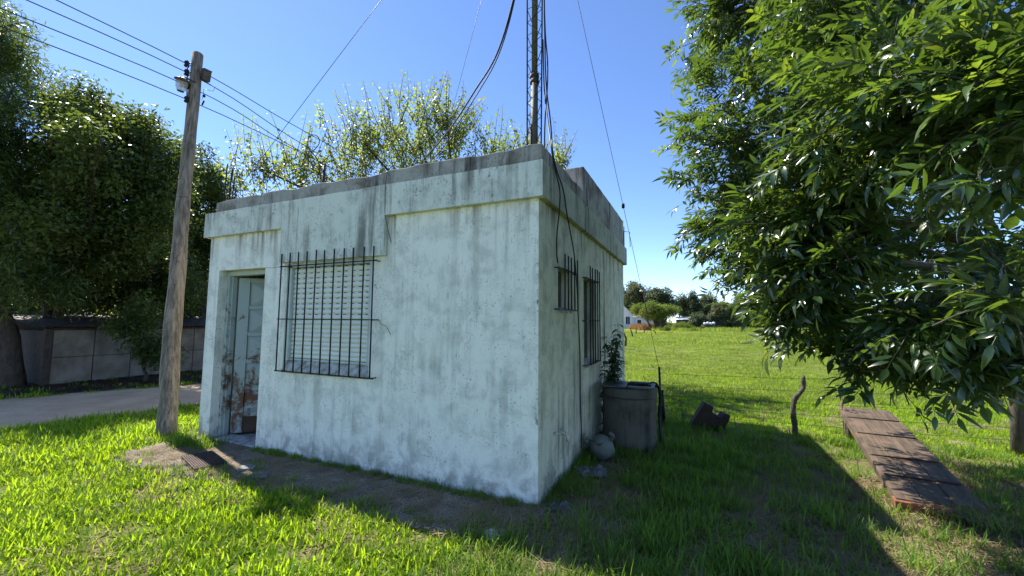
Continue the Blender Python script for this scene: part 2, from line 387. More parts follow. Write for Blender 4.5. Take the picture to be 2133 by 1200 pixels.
for i in range(1, 6):
    z0, z1 = zr[i]+.03, zr[i+1]-.02; x0, x1 = .131, DW-.101; cx, cz = (x0+x1)/2, (z0+z1)/2
    v = [(x0, .022, z0), (x1, .022, z0), (x1, .022, z1), (x0, .022, z1), (cx, -.03, cz)]
    child(MB().add(v, [(0, 1, 4), (1, 2, 4), (2, 3, 4), (3, 0, 4), (3, 2, 1, 0)]), 'panel', mt['door'], door)
# front window: frame, roller shutter slats, sill
win = bpy.data.objects.new('window', None); C.objects.link(win); win.parent = bld
wy = .018
child(MB().box((WX0+.001, wy, WZ0+.1), (WX0+.05, wy+.09, WZ1-.001)).box((WX1-.05, wy, WZ0+.1), (WX1-.001, wy+.09, WZ1-.001)).box((WX0+.05, wy, WZ1-.045), (WX1-.05, wy+.09, WZ1-.001)), 'frame', mt['frame'], win, .004)
child(MB().add([(WX0, -.012, WZ0-.002), (WX1, -.012, WZ0-.002), (WX1, .07, WZ0+.10), (WX0, .07, WZ0+.10), (WX0, -.012, WZ0-.03), (WX1, -.012, WZ0-.03)], [(0, 1, 2, 3), (4, 5, 1, 0)]), 'sill', mt['sill'], win)
child(MB().box((WX0+.051, wy+.075, WZ0+.08), (WX1-.051, wy+.085, WZ1-.046)), 'backing', mt['dark'], win)
sx0, sx1 = WX0+.055, WX1-.055; z = WZ1-.05; i = 0
def slat(h, holes):
    m = MB(); L = sx1-sx0; a = .0065 if holes else .003
    prof = [(wy+.050, 0), (wy+.038, .006), (wy+.032, (h-a)*.5), (wy+.038, h-a-.006), (wy+.050, h-a)]
    vs = [(sx0, y, zz) for y, zz in prof]+[(sx1, y, zz) for y, zz in prof]; n = len(prof)
    m.add(vs, [(k, n+k, n+k+1, k+1) for k in range(n-1)], True)
    if holes:
        k = 11; p = L/k
        for j in range(k+1):
            c = sx0+j*p; m.box((max(sx0, c-.026), wy+.046, h-a), (min(sx1, c+.026), wy+.052, h))
    else: m.box((sx0, wy+.052, h-a), (sx1, wy+.06, h))
    return m.mesh('slat', mt['shutter'])
m1, m2 = slat(.058, True), slat(.047, False)
while z > WZ0+.165:
    h = .058 if i < 11 else .047; z -= h
    o = bpy.data.objects.new('slat', m1 if i < 11 else m2); C.objects.link(o); o.parent = win; o.location = (0, random.uniform(-.001, .001), z); i += 1
child(MB().box((sx0, wy+.03, WZ0+.102), (sx1, wy+.062, z-.003)), 'bottom_rail', mt['frame'], win, .004)
# grille on the front window
gr = bpy.data.objects.new('window_grille', None); C.objects.link(gr); gr.parent = bld
for k in range(11):
    x = -3.05+.1345*k+random.uniform(-.004, .004)
    child(MB().tube([(x, -.08, .932), (x+random.uniform(-.003, .003), -.08, 1.6), (x+random.uniform(-.004, .004), -.08, 2.238+random.uniform(-.008, .008))], .0075, 6), 'bar', mt['iron'], gr)
for z, r_ in ((2.088, .007), (1.50, .0055), (.932, .007)):
    child(MB().box((-3.085, -.0735, z-r_), (-1.672, -.0655, z+r_)), 'crossbar', mt['iron'], gr)
    for x in (-3.0, -1.70): child(MB().tube([(x, -.07, z), (x, .02, z)], .006, 6), 'bracket', mt['iron'], gr)
def side_window(y0, y1, z0, z1, mat, bars, levels, ztop):
    wn = bpy.data.objects.new('window', None); C.objects.link(wn); wn.parent = bld
    child(MB().box((-.15, y0+.001, z0+.05), (-.115, y0+.035, z1-.001)).box((-.15, y1-.035, z0+.05), (-.115, y1-.001, z1-.001)).box((-.15, y0+.035, z1-.035), (-.115, y1-.035, z1-.001)), 'frame', mt['greyshut'], wn)
    child(MB().box((-.14, y0+.02, z0+.03), (-.13, y1-.02, z1-.02)), 'pane', mat, wn)
    child(MB().add([(.008, y0, z0+.002), (.008, y1, z0+.002), (-.16, y1, z0+.06), (-.16, y0, z0+.06), (.008, y0, z0-.02), (.008, y1, z0-.02)], [(0, 1, 2, 3), (4, 5, 1, 0)]), 'sill', mt['sill'], wn)
    gg = bpy.data.objects.new('window_grille', None); C.objects.link(gg); gg.parent = bld
    for k in range(5):
        y = bars[0]+(bars[1]-bars[0])*k/4
        child(MB().tube([(.06, y, levels[-1]), (.06+random.uniform(-.004, .004), y, ztop+random.uniform(-.012, .012))], .008, 6), 'bar', mt['iron'], gg)
    for z in levels:
        child(MB().box((.044, bars[0]-.15, z-.007), (.0525, bars[1]+.03, z+.007)), 'crossbar', mt['iron'], gg)
        for y in (bars[0]-.14, bars[1]+.02): child(MB().tube([(.05, y, z), (-.01, y, z)], .006, 6), 'bracket', mt['iron'], gg)
side_window(.53, 1.00, 1.60, 2.02, mt['glass'], (.556, 1.024), (1.997, 1.612), 2.135)
side_window(1.50, 2.14, .98, 2.02, mt['greyshut'], (1.58, 2.10), (2.005, 1.508, 1.0), 2.148)
MB().box((.0, 2.655, .0), (.012, 2.672, ZF-.002)).build('conduit', mt['wallside'], bld)
# tap on the side wall
mb = MB(); ty, tz = .40, .50
mb.tube([(-.02, ty, tz), (.05, ty, tz)], .013, 8).tube(bez([(.05, ty, tz), (.09, ty+.01, tz+.012), (.12, ty+.02, tz-.015), (.125, ty+.02, tz-.06)], 4), [.016]*13, 8).tube([(.07, ty, tz), (.07, ty, tz+.05)], .008, 6).tube([(.07, ty-.035, tz+.05), (.07, ty+.035, tz+.05)], .009, 6)
mb.build('tap', mt['sill'], bld)
def cable(name, label, pts, r, mat='cable', cat='cable', group=None, n=6, local=True, smooth=True):
    P_ = [l2w(p) for p in pts] if local else pts
    P_ = bez(P_, 6) if smooth else P_
    return tag(MB().tube(P_, r, n).build(name, mt[mat]), label, cat, group)
# ------------------------------------------------------------------ mast and cables
ML = (-.235, .50)
base = l2w((ML[0], ML[1], ZT-.03))
mast = thing('lattice_mast', 'slim steel lattice radio mast with a pipe inside rising from the roof corner', 'mast', base)
HM = 6.2
mpipe = plain('mast_pipe', (.12, .125, .095), .7, .2, scale=10, dark=(.05, .05, .04), stretch=(1, 1, .3))
msteel = plain('mast_steel', (.06, .045, .04), .7, .5, scale=14)
child(MB().tube([(0, 0, 0), (0, 0, 1.15)], .036, 12), 'pipe', mpipe, mast)
child(MB().tube([(0, 0, 1.15), (0, 0, HM)], .031, 12), 'pipe', mpipe, mast)
child(MB().tube([(-.035, -.02, 0), (-.035, -.02, .62)], .012, 6), 'pipe', msteel, mast)
legs = []
for a in (200, 330, 85):
    A = math.radians(a); p0 = Vector((.074*math.cos(A), .074*math.sin(A), 0)); p1 = Vector((.105*math.cos(A), .105*math.sin(A), HM)); legs.append((p0, p1))
    child(MB().tube([p0, p1], .0075, 6), 'leg', msteel, mast)
for k in range(3):
    a, b = legs[k], legs[(k+1)%3]; pts = []; n = 44
    for i in range(n+1):
        t = i/n; q = a if i%2 == 0 else b; pts.append(q[0].lerp(q[1], t))
    child(MB().tube(pts, .0042, 5), 'zigzag_brace', msteel, mast)
for z in (.05, 1.08, 1.14, 2.9, 4.4): child(MB().lathe([(.034, -.02), (.046, -.02), (.046, .02), (.034, .02)], (0, 0, z), 12), 'clamp', msteel, mast)
GT = base+Vector((0, 0, 4.28))
stk = Vector((2.21, 6.12, 0))
A1 = GT+Vector((.03, .03, -.25)); B1 = stk+Vector((-.01, -.01, .74))
g1 = thing('guy_wire', 'thin guy wire from the mast down to the iron stake behind the concrete barrel', 'wire', B1)
child(MB().tube([A1-B1, Vector((0, 0, 0))], .0032, 5), 'strand', mt['wire'], g1)
q = (A1-B1)*.375; child(MB().lathe([(.0, -.035), (.018, -.03), (.022, 0), (.018, .03), (0, .035)], q, 10), 'insulator', mt['dark'], g1)
cable('guy_wire', 'thin guy wire from the mast to the starter bars at the left roof corner', [GT-Vector((0,0,.0)), l2w((-4.33, .06, 3.0))], .0032, 'wire', 'wire', local=False, smooth=False)
cable('guy_wire', 'thin guy wire from the mast dropping behind the roof into the light tree', [GT, at(926, 290, 7.5), at(905, 392, 9.2)], .0032, 'wire', 'wire', local=False, smooth=False)
for k, (dx, rr_) in enumerate(((0, .011), (9, .007))):
    cable('mast_cable', ('thick black cable sagging from the mast down behind the roof', 'thinner black cable sagging beside the thick one behind the roof')[k],
          [at(1098, -150, 4.05), at(1068+dx*.3, 5, 4.2), at(1034+dx*.5, 115, 4.5), at(990+dx, 188, 5.1), at(942+dx, 262, 5.8), at(885+dx*2, 330, 6.6), at(800, 420, 9)], rr_, local=False)
# cables over the parapet corner and down the side wall
def sp_(x, y, o): v = sidep(x, y, o); return (v.x, v.y, v.z)
top = w2l(at(1127, 215, 3.92)); ov = (.07, .13, ZP+.012)
c1 = [(ML[0]+.1, ML[1]-.03, 4.3), (ML[0]+.13, ML[1]-.07, 3.75), (-.01, .28, 3.30), ov, sp_(1156, 352, .08), sp_(1166, 395, .085), sp_(1165, 440, .08), sp_(1160, 490, .03), sp_(1160, 530, .012), sp_(1162, 548, .004)]
c2 = [(ML[0]+.11, ML[1]-.02, 4.6), (ML[0]+.14, ML[1]-.05, 3.85), (.0, .31, 3.34), (.07, .16, ZP+.012), sp_(1160, 356, .08), sp_(1173, 395, .085), sp_(1180, 440, .08), sp_(1189, 490, .06), sp_(1196, 530, .075), sp_(1202, 600, .075), sp_(1204, 650, .05), sp_(1208, 740, .02), sp_(1209, 830, .02), sp_(1211, 900, .02), sp_(1211, 935, .03)]
cable('wall_cable', 'black cable over the roof corner ending at the small barred window', c1, .0065)
cable('wall_cable', 'black cable over the roof corner running down past the small barred window to the grass', c2, .0065)
cable('mast_cable', 'black cable strapped along the right leg of the lattice mast', [(ML[0]+.10, ML[1]+.03, 2.9), (ML[0]+.11, ML[1]+.0, 3.4), (ML[0]+.14, ML[1], 4.0), (ML[0]+.10, ML[1], 4.9), (ML[0]+.09, ML[1], 8.5)], .007)
cable('hanging_wire', 'thin dark wire hanging down the front fascia beside the window lintel', [(-1.60, -.05, ZP+.005), (-1.60, -.066, ZT), (-1.602, -.064, 2.6), (-1.598, -.05, 2.5), (-1.585, -.01, 2.35), (-1.56, -.006, 2.27)], .003)
cable('wire_stub', 'loose curly wire end sticking out of the wall beside the front window bars', [(-1.70, -.02, 1.50), (-1.655, -.03, 1.488), (-1.63, -.04, 1.46), (-1.58, -.04, 1.445), (-1.53, -.04, 1.405), (-1.50, -.04, 1.355)], .0025)
cable('wire_stub', 'thin light wire stretched from the front window bars to the door head', [(-3.08, -.075, 2.088), (-3.25, -.01, 2.095), (-3.44, -.004, 2.10)], .0016, 'wire')
cable('roof_cable', 'coiled black cable looping above the parapet beside the vent pipe', [w2l(at(x, y, 5.3)) for x, y in ((668, 372), (662, 350), (645, 338), (642, 320), (655, 312), (665, 298), (662, 285), (650, 281), (641, 292), (645, 312), (660, 330), (668, 352))], .006)
bk = thing('antenna_bracket', 'thin bent pipe standing at the far rear corner of the roof', 'pipe', l2w((.02, 4.42, ZT-.02)))
child(MB().tube(bez([(0, 0, 0), (0, 0, .42)], 3), .012, 6), 'post', mt['wire'], bk)
child(MB().tube([(0, 0, .33), (.12, .05, .33), (.13, .05, .05)], .006, 6), 'arm', mt['wire'], bk)
# ------------------------------------------------------------------ utility pole and overhead wires
pw = NT('weathered_pole'); c = pw.coord('Object', (16, 16, .8)); n1 = pw.noise(c, 1.5, 7, .7); n2 = pw.noise(pw.coord('Object', (40, 40, 1.2)), 1.0, 5, .7)
pc = pw.mix(pw.ramp(n1, .33, .68), (.10, .08, .06), (.33, .265, .205)); pc = pw.mix(pw.ramp(n2, .52, .68, 0, .85), pc, (.045, .038, .03))
pw.set(Base_Color=pc, Roughness=.9); pw.bump(n2, .9, .012)
PB = gnd(345, 912)
pole = thing('utility_pole', 'weathered grey wooden utility pole with a lamp and insulators left of the building', 'utility pole', PB)
pts = []; rad = []
for i in range(27):
    y = 930-(930-113)*i/26
    xx = np.interp(y, [113, 200, 300, 440, 560, 700, 820, 912, 930], [412, 404, 394, 380, 371, 358, 352, 346, 345])
    q = at(xx, y, PB.y+.75*(912-y)/800)-PB; pts.append(q); rad.append(np.interp(y, [113, 400, 700, 912], [.072, .082, .1, .108])*(1+.03*math.sin(i*1.7)))
child(MB().tube(pts, rad, 14, wob=.05), 'post', pw.m, pole)
tz = pts[-1]; ins = []
bx_ = lambda px, py, d=0: at(px, py, PB.y+d+.75*(912-py)/800)-PB
child(MB().tube([bx_(391, 126, -.09), bx_(389, 212, -.09)], .008, 6), 'insulator_rod', mt['iron'], pole)
for y in (133, 151, 178, 207):
    q = bx_(389, y, -.09); ins.append(q)
    child(MB().lathe([(.0, -.045), (.03, -.045), (.036, -.03), (.022, -.012), (.036, .012), (.028, .04), (0, .045)], q, 12), 'insulator', mt['dark'], pole)
    child(MB().tube([q, bx_(400, y-2, -.05)], .007, 6), 'bracket', mt['iron'], pole)
lampb = plain('lamp_enamel', (.10, .07, .05), .5, .2, scale=14)
lamp = bpy.data.objects.new('lamp', None); C.objects.link(lamp); lamp.parent = pole; lamp.location = bx_(380, 168, -.2); lamp.rotation_euler = (.12, .22, 0)
child(MB().lathe([(.0, .05), (.03, .048), (.055, .035), (.098, .012), (.10, -.004), (.09, -.01), (.07, -.012)], n=24), 'shade', lampb, lamp)
gl = NT('lamp_glass'); gl.set(Base_Color=(.45, .42, .36), Roughness=.15, Alpha=.5)
child(MB().lathe([(.072, -.012), (.074, -.06), (.068, -.10), (.055, -.135), (.042, -.15)], n=24), 'glass_bowl', gl.m, lamp)
child(MB().lathe([(.0, -.148), (.044, -.148), (.04, -.165), (0, -.168)], n=20), 'bottom_cap', lampb, lamp)
child(MB().tube([(0, 0, -.02), (0, 0, -.09)], .022, 8), 'bulb', mt['frame'], lamp)
child(MB().tube(bez([(.0, 0, .045), (.01, .05, .07), (.08, .14, .06)], 4), .014, 8), 'lamp_arm', lampb, pole).location = lamp.location
m_ = Matrix.Translation(bx_(429, 158, .02)) @ Matrix.Rotation(-.5, 4, 'Z') @ Matrix.Rotation(.2, 4, 'Y')
child(MB().box((-.045, -.05, -.08), (.045, .05, .08), m_).box((-.052, -.056, .08), (.052, .056, .09), m_), 'junction_box', lampb, pole, .003)
child(MB().tube(bez([bx_(432, 172, .02), bx_(446, 182, .0), bx_(442, 190, 0), bx_(425, 186, 0), bx_(424, 198, 0), bx_(420, 208, 0)], 5), .003, 5), 'loose_wire', mt['cable'], pole)
child(MB().lathe([(.0, -.02), (.018, -.016), (.02, 0), (.016, .016), (0, .02)], bx_(425, 200, 0), 10), 'splice', mt['dark'], pole)
child(MB().tube([bx_(425, 210, 0), bx_(421, 219, 0)], .011, 8), 'splice', mt['dark'], pole)
child(MB().tube([bx_(368, 408, -.1), bx_(392, 411, -.1)], .004, 5), 'wire_band', mt['wire'], pole)
lefts = [(118, 0), (52, 0), (0, 18), (0, 55)]; rights = [(596, 252), (600, 282), (592, 296), (696, 352)]
nm = ('topmost overhead wire running over the road to the utility pole', 'second overhead wire from the top on the utility pole', 'third overhead wire from the top on the utility pole', 'lowest overhead wire on the utility pole')
for k in range(4):
    q = PB+ins[k]; a = on_plane(*lefts[k], q, XL); b = on_plane(*rights[k], q, XL)
    a = q+(a-q)*4; b2 = q+(b-q)*3.2; b2.z += .12
    cable('overhead_wire', nm[k], [a, q+(a-q)*.5-Vector((0, 0, .02)), q, b, q+(b-q)*2+Vector((0, 0, .03)), b2], .0068, local=False, group='overhead wires on the utility pole')
# ------------------------------------------------------------------ things around the building
barm = paint('old_concrete', (.115, .105, .085), 1.0, (.018, .016, .013), .6, .7, .95)
BC = Vector((1.45, 5.1, 0))
brl = thing('concrete_barrel', 'round grey concrete water tank with metal lid frame beside the side wall', 'tank', BC)
child(MB().lathe([(.315, -.03), (.312, .3), (.318, .6), (.325, .66), (.322, .72), (.285, .722), (.275, .69), (.272, .4), (0, .38)], n=40), 'body', barm, brl)
for v_ in bpy.data.objects[brl.children[0].name].data.vertices: v_.co *= 1+.018*mnoise.noise(v_.co*6)
child(MB().lathe([(.3215, .60), (.326, .604), (.326, .612), (.3215, .616)], n=40), 'hoop', mt['wire'], brl)
lidm = plain('lid_metal', (.12, .125, .125), .55, .4, scale=6)
rot = Matrix.Rotation(-.35, 4, 'Z')
child(MB().box((-.31, -.27, .724), (-.02, .2, .742), rot), 'lid', lidm, brl, .004)
child(MB().box((.0, -.27, .726), (.30, -.21, .748), rot).box((.0, .14, .726), (.30, .2, .748), rot).box((.26, -.21, .726), (.30, .14, .748), rot), 'lid_frame', lidm, brl, .004)
child(MB().tube(bez([(.30, -.1, .74), (.345, -.08, .70), (.36, -.06, .55), (.355, -.03, .35), (.37, -.05, .1), (.38, -.06, 0)], 5), [.022]*26, 6, wob=.5), 'strap', mt['cable'], brl)
child(MB().tube(bez([(.28, .05, .75), (.36, .03, .72), (.385, 0, .5), (.375, .02, .2), (.40, 0, 0)], 5), [.014]*21, 6, wob=.5), 'strap', mt['cable'], brl)
jm = plain('jug_plastic', (.17, .19, .165), .6, 0, scale=7, dark=(.09, .10, .085), bump=.1)
JP = gnd(1254, 958); jug = thing('plastic_jug', 'grey-green plastic jug lying tilted in the grass before the concrete tank', 'jug', JP+Vector((0, 0, .125)))
jug.rotation_euler = (math.radians(48), math.radians(-14), math.radians(-12))
child(MB().lathe([(0, -.16), (.09, -.16), (.122, -.13), (.127, 0), (.122, .07), (.10, .12), (.05, .15), (.045, .152), (.045, .185), (.05, .187), (.05, .2), (.0, .2)], n=24), 'body', jm, jug)
child(MB().lathe([(.123, .0), (.131, .004), (.131, .014), (.123, .018)], n=24), 'rib', jm, jug)
child(MB().lathe([(.123, -.08), (.131, -.076), (.131, -.066), (.123, -.062)], n=24), 'rib', jm, jug)
child(MB().tube(bez([(-.05, .02, .15), (-.10, .03, .215), (-.16, .03, .16), (-.125, .02, .05)], 5), .014, 8), 'handle', jm, jug)
child(MB().tube(bez([(.10, .02, .08), (.15, .03, .15), (.135, .03, .22)], 5), .02, 8), 'spout', jm, jug)
def crumple(name, label, P_, size, mat, seed):
    mb = MB(); n = 14; vs = []
    for j in range(n):
        for i in range(n):
            u, v = i/(n-1)-.5, j/(n-1)-.5; q = Vector((u*5+seed, v*5, seed))
            vs.append((P_.x+(u+.12*mnoise.noise(q*1.3))*size, P_.y+(v*.7+.12*mnoise.noise(q*1.3+Vector((3, 3, 0))))*size, P_.z+.012+size*.34*abs(mnoise.noise(q)+.45*mnoise.noise(q*2.7))))
    mb.add(vs, [(j*n+i, j*n+i+1, (j+1)*n+i+1, (j+1)*n+i) for j in range(n-1) for i in range(n-1)])
    o = mb.build(name, mat); sd = o.modifiers.new('s', 'SOLIDIFY'); sd.thickness = .003
    return tag(o, label, 'litter')
pm = plain('crumpled_plastic', (.24, .24, .22), .5, 0, scale=12, dark=(.07, .07, .065))
crumple('plastic_rag', 'crumpled pale plastic bag on the ground in front of the jug', gnd(1232, 990), .30, pm, 2)
crumple('plastic_rag', 'flat grey scrap of plastic near the building corner', gnd(1168, 1062), .17, pm, 5)
crumple('paper_scrap', 'small pale scrap on the dry grass between the rag and the corner', gnd(1249, 1011), .08, pm, 9)
# rocks at walkway end
def rock(P_, s, label, seed):
    mb = MB(); mb.lathe([(0, -.4*s), (.6*s, -.3*s), (.95*s, 0), (.8*s, .3*s), (.4*s, .45*s), (0, .48*s)], n=12)
    mb.v = [tuple(Vector(v)*(1+.35*mnoise.noise(Vector(v)/s*1.1+Vector((seed, 0, 0))))+P_) for v in mb.v]
    tag(mb.build('rock', mt['sill']), label, 'rock')
rock(gnd(1032, 1120)+Vector((0, 0, .01)), .09, 'pale lump of concrete at the near end of the walkway', 1)
# broken brick-red slab leaning in the grass
bkm = plain('rusty_brick', (.055, .028, .017), .9, 0, scale=10, dark=(.014, .01, .008), bump=.6)
bpx = [(1438, 893), (1441, 882), (1469, 838), (1487, 848), (1484, 860), (1504, 872), (1510, 862), (1523, 866), (1520, 876), (1508, 896)]
B0 = gnd(1478, 896); up = Vector((0, 0, 1)); tow = Vector((0, 1, .12)).normalized()
poly = [on_plane(x, y, B0, Vector((0, 1, 0)))-B0 for x, y in bpx]
mb = MB(); n = len(poly); vs = [p+Vector((0, 0, .0)) for p in poly]+[p*.92+Vector((.05, .20, .02)) for p in poly]
mb.add(vs, [tuple(range(n)), tuple(reversed(range(n, 2*n)))]+[(i, n+i, n+(i+1)%n, (i+1)%n) for i in range(n)])
o = mb.build('broken_block', bkm, None, .012); o.location = B0; tag(o, 'dark rusty broken brick block tipped over in the grass', 'block')
# plank ramp
pk = NT('old_plank'); c = pk.coord('Object', (14, 1.2, 14)); n1 = pk.noise(c, 1.6, 7, .7); n3 = pk.noise(pk.coord('Object'), 4, 6, .65)
oi = pk.n('ObjectInfo'); pc = pk.mix(pk.ramp(n1, .3, .7), (.045, .032, .018), (.145, .10, .06)); pc = pk.mix(pk.ramp(n3, .48, .7, 0, .7), pc, (.21, .125, .08))
pk.set(Base_Color=pc, Roughness=.85); pk.bump(n1, .7, .008)
redm = plain('red_brick', (.30, .105, .055), .9, 0, scale=16, bump=.6)
a = gnd(1868, 1066); b = gnd(2016, 1056); f1 = gnd(1745, 900); dirx = (b-a); wid = dirx.length; dx = dirx.normalized()
far_l = Vector((4.50, 5.72, 0)); L = (far_l-a).length; dy = (far_l-a).normalized(); dx = Vector((dy.y, -dy.x, 0)); wid = .53
ramp = thing('plank_ramp', 'long weathered plank ramp lying sloped in the grass under the leafy tree', 'ramp', a)
ramp.rotation_euler = (0, 0, math.atan2(dx.y, dx.x)); zf = .33; sl_ = math.atan2(zf-.07, L)
RM = Matrix.Translation((0, 0, .07)) @ Matrix.Rotation(sl_, 4, 'X')
for k, (x0, x1) in enumerate(((.0, .17), (.175, .35), (.355, .53))):
    for (y0, y1) in (((0, .03, .07)[k], .47), (.475, .93), (.935, L)):
        o = child(MB().box((x0, y0, 0), (x1, y1, .04+random.uniform(-.003, .003))), 'plank', pk.m, ramp, .005); o.matrix_local = RM
for y in (.46, .93, 1.6, 2.2):
    o = child(MB().tube([(.02, y, .046), (.51, y+.02, .046)], .008, 6), 'batten', mt['rebar'], ramp); o.matrix_local = RM
o = child(MB().box((-.012, -.03, -.075), (.32, .06, .028)), 'brick_edge', redm, ramp, .006); o.matrix_local = RM
o = child(MB().box((.01, 0, -.07), (.05, L-.02, -.002)), 'side_board', pk.m, ramp, .004); o.matrix_local = RM
o = child(MB().box((.48, .1, -.07), (.52, L-.02, -.002)), 'side_board', pk.m, ramp, .004); o.matrix_local = RM
child(MB().box((.04, L-.35, 0), (.49, L-.10, zf-.045)), 'support_block', bkm, ramp, .01)
# floor grate and tiles on the walkway
gm = plain('rusted_grate', (.085, .05, .04), .75, .3, scale=18)
gp = [gnd(384, 957, .04), gnd(432, 941, .04), gnd(466, 964, .04), gnd(411, 984, .04)]
gc0 = (gp[0]+gp[2])/2; gx = (gp[3]-gp[0]); gy = (gp[1]-gp[0])
grt = thing('floor_grate', 'rusty brown metal floor grate lying on the walkway by the door', 'grate', gc0)
grt.rotation_euler = (0, 0, math.atan2(gx.y, gx.x)); lx, ly = gx.length, gy.length
for k in range(15):
    y = -ly/2+ly*k/14; child(MB().box((-lx/2, y-.006, .006), (lx/2, y+.006, .022)), 'bar', gm, grt)
for k in range(9):
    x = -lx/2+lx*k/8; child(MB().box((x-.007, -ly/2, .0), (x+.007, ly/2, .018)), 'crossbar', gm, grt)
child(MB().box((-lx/2-.01, -ly/2-.01, -.012), (lx/2+.01, ly/2+.01, .001)), 'tray', gm, grt, .003)
tm = plain('grey_tile', (.26, .27, .27), .8, 0, scale=9)
for (x, y, rz, s, lb) in ((515, 976, .3, .13, 'small pale square tile on the walkway near the door'), (538, 994, .35, .15, 'dark flat tile on the walkway beside the pale one')):
    q = gnd(x, y, .035); o = MB().box((-s/2, -s*.36, 0), (s/2, s*.36, .018)).build('loose_tile', tm if s < .14 else mt['greyshut'], None, .003); o.location = q; o.rotation_euler = (.04, .03, rz); tag(o, lb, 'tile')
# wire fence: iron stake, twisted stake, dark post, five wires
bark = plain('grey_bark', (.13, .105, .08), .95, 0, scale=22, bump=.9, dark=(.045, .036, .028), stretch=(1, 1, .4))
TW = gnd(1655, 908); RP = gnd(2126, 950)
fen = thing('wire_fence', 'barbed wire fence with a twisted stick post crossing behind the building', 'fence', stk)
child(MB().tube([(0, 0, -.05), (-.02, 0, .84)], .016, 6), 'post', mt['iron'], fen)
child(MB().tube([(.05, .02, -.05), (.02, .01, .5)], .022, 6, wob=.3), 'post', mt['iron'], fen)
tp = [at(x, y, TW.y)-stk for x, y in ((1655, 915), (1656, 890), (1652, 862), (1653, 842), (1657, 828), (1667, 818), (1674, 806), (1673, 795), (1674, 783))]
child(MB().tube(bez(tp, 3), [.034]*6+[.032]*6+[.036, .032, .03]+[.027]*6+[.03, .026, .02, .016], 8, wob=.25), 'twisted_post', bark, fen)
child(MB().tube([RP-stk+Vector((0, 0, -.05)), RP-stk+Vector((.02, 0, .6)), RP-stk+Vector((-.01, 0, 1.25))], [.07, .062, .058], 9, wob=.2), 'post', bark, fen)
E1 = RP+(RP-TW)*1.4
for z in (.82, .64, .47, .31, .17):
    P_ = [stk+Vector((0, 0, z*.9)), TW+Vector((0, 0, z*.92)), TW.lerp(RP, .5)+Vector((0, 0, z-.02)), RP+Vector((0, 0, z)), E1+Vector((0, 0, z))]
    child(MB().tube([p-stk for p in bez(P_, 4)], .0026, 4), 'wire', mt['wire'], fen)
    mb = MB(); full = [p-stk for p in bez(P_, 14)]
    for p in full[::2]:
        for s in (-1, 1): mb.tube([p+Vector((-.008, 0, -.012*s)), p+Vector((.008, 0, .012*s))], .0016, 3)
    if z in (.82, .47): child(mb, 'barbs', mt['wire'], fen)
# ------------------------------------------------------------------ instancing by geometry nodes
def instancer(name, meshes, pts, rots, scl, idx, parent=None, kind='stuff'):
    col = bpy.data.collections.new(name+'_set')
    for i, me in enumerate(meshes):
        o = bpy.data.objects.new('%s_%02d' % (me.name, i), me); col.objects.link(o)
    me = bpy.data.meshes.new(name); n = len(pts); me.vertices.add(n)
    me.vertices.foreach_set('co', np.asarray(pts, dtype=np.float32).ravel())
    for nm_, ty, dat, key in (('rot', 'FLOAT_VECTOR', rots, 'vector'), ('scl', 'FLOAT', scl, 'value'), ('idx', 'INT', idx, 'value')):
        at_ = me.attributes.new(nm_, ty, 'POINT'); at_.data.foreach_set(key, np.asarray(dat, dtype=np.int32 if ty == 'INT' else np.float32).ravel())
    o = bpy.data.objects.new(name, me); C.objects.link(o)
    if parent: o.parent = parent
    ng = bpy.data.node_groups.new(name, 'GeometryNodeTree')
    ng.interface.new_socket('Geometry', in_out='INPUT', socket_type='NodeSocketGeometry'); ng.interface.new_socket('Geometry', in_out='OUTPUT', socket_type='NodeSocketGeometry')
    N = ng.nodes; gi = N.new('NodeGroupInput'); go = N.new('NodeGroupOutput'); ip = N.new('GeometryNodeInstanceOnPoints'); ci = N.new('GeometryNodeCollectionInfo')
    ci.inputs['Collection'].default_value = col; ci.inputs['Separate Children'].default_value = True; ci.inputs['Reset Children'].default_value = True
    def na_(nm_, ty):
        a = N.new('GeometryNodeInputNamedAttribute'); a.data_type = ty; a.inputs[0].default_value = nm_; return a.outputs[0]
    er = N.new('FunctionNodeEulerToRotation'); lk = ng.links.new
    lk(na_('rot', 'FLOAT_VECTOR'), er.inputs[0]); lk(gi.outputs[0], ip.inputs['Points']); lk(ci.outputs[0], ip.inputs['Instance'])
    ip.inputs['Pick Instance'].default_value = True; lk(na_('idx', 'INT'), ip.inputs['Instance Index']); lk(er.outputs[0], ip.inputs['Rotation']); lk(na_('scl', 'FLOAT'), ip.inputs['Scale'])
    lk(ip.outputs[0], go.inputs[0])
    md = o.modifiers.new('scatter', 'NODES'); md.node_group = ng
    if kind: o['kind'] = kind
    return o
# ------------------------------------------------------------------ grass
def blade(mb, root, h, wd, az, lean, curl, segs=3):
    d = Vector((math.cos(az), math.sin(az), 0)); s = Vector((-d.y, d.x, 0)); vs = []; p = Vector(root); ang = lean
    for i in range(segs+1):
        t = i/segs; ww = wd*(1-t**1.8)*.5 + .0004
        vs += [p-s*ww, p+s*ww]
        p = p+(d*math.sin(ang)+Vector((0, 0, math.cos(ang))))*(h/segs); ang += curl/segs
    mb.add(vs, [(2*i, 2*i+1, 2*i+3, 2*i+2) for i in range(segs)], True)
def tuft(name, mat, n, rad, h, wd, lean=.7, curl=1.0, flat=False, segs=3):
    mb = MB()
    for _ in range(n):
        a = random.random()*6.28; r_ = rad*math.sqrt(random.random())
        blade(mb, (r_*math.cos(a), r_*math.sin(a), -.008 if not flat else .004+random.random()*.012), h*random.uniform(.55, 1.25), wd*random.uniform(.7, 1.25), random.random()*6.28,
              random.uniform(.05, lean) if not flat else random.uniform(1.25, 1.6), random.uniform(.1, curl) if not flat else random.uniform(-.1, .2), segs)
    return mb.mesh(name, mat)
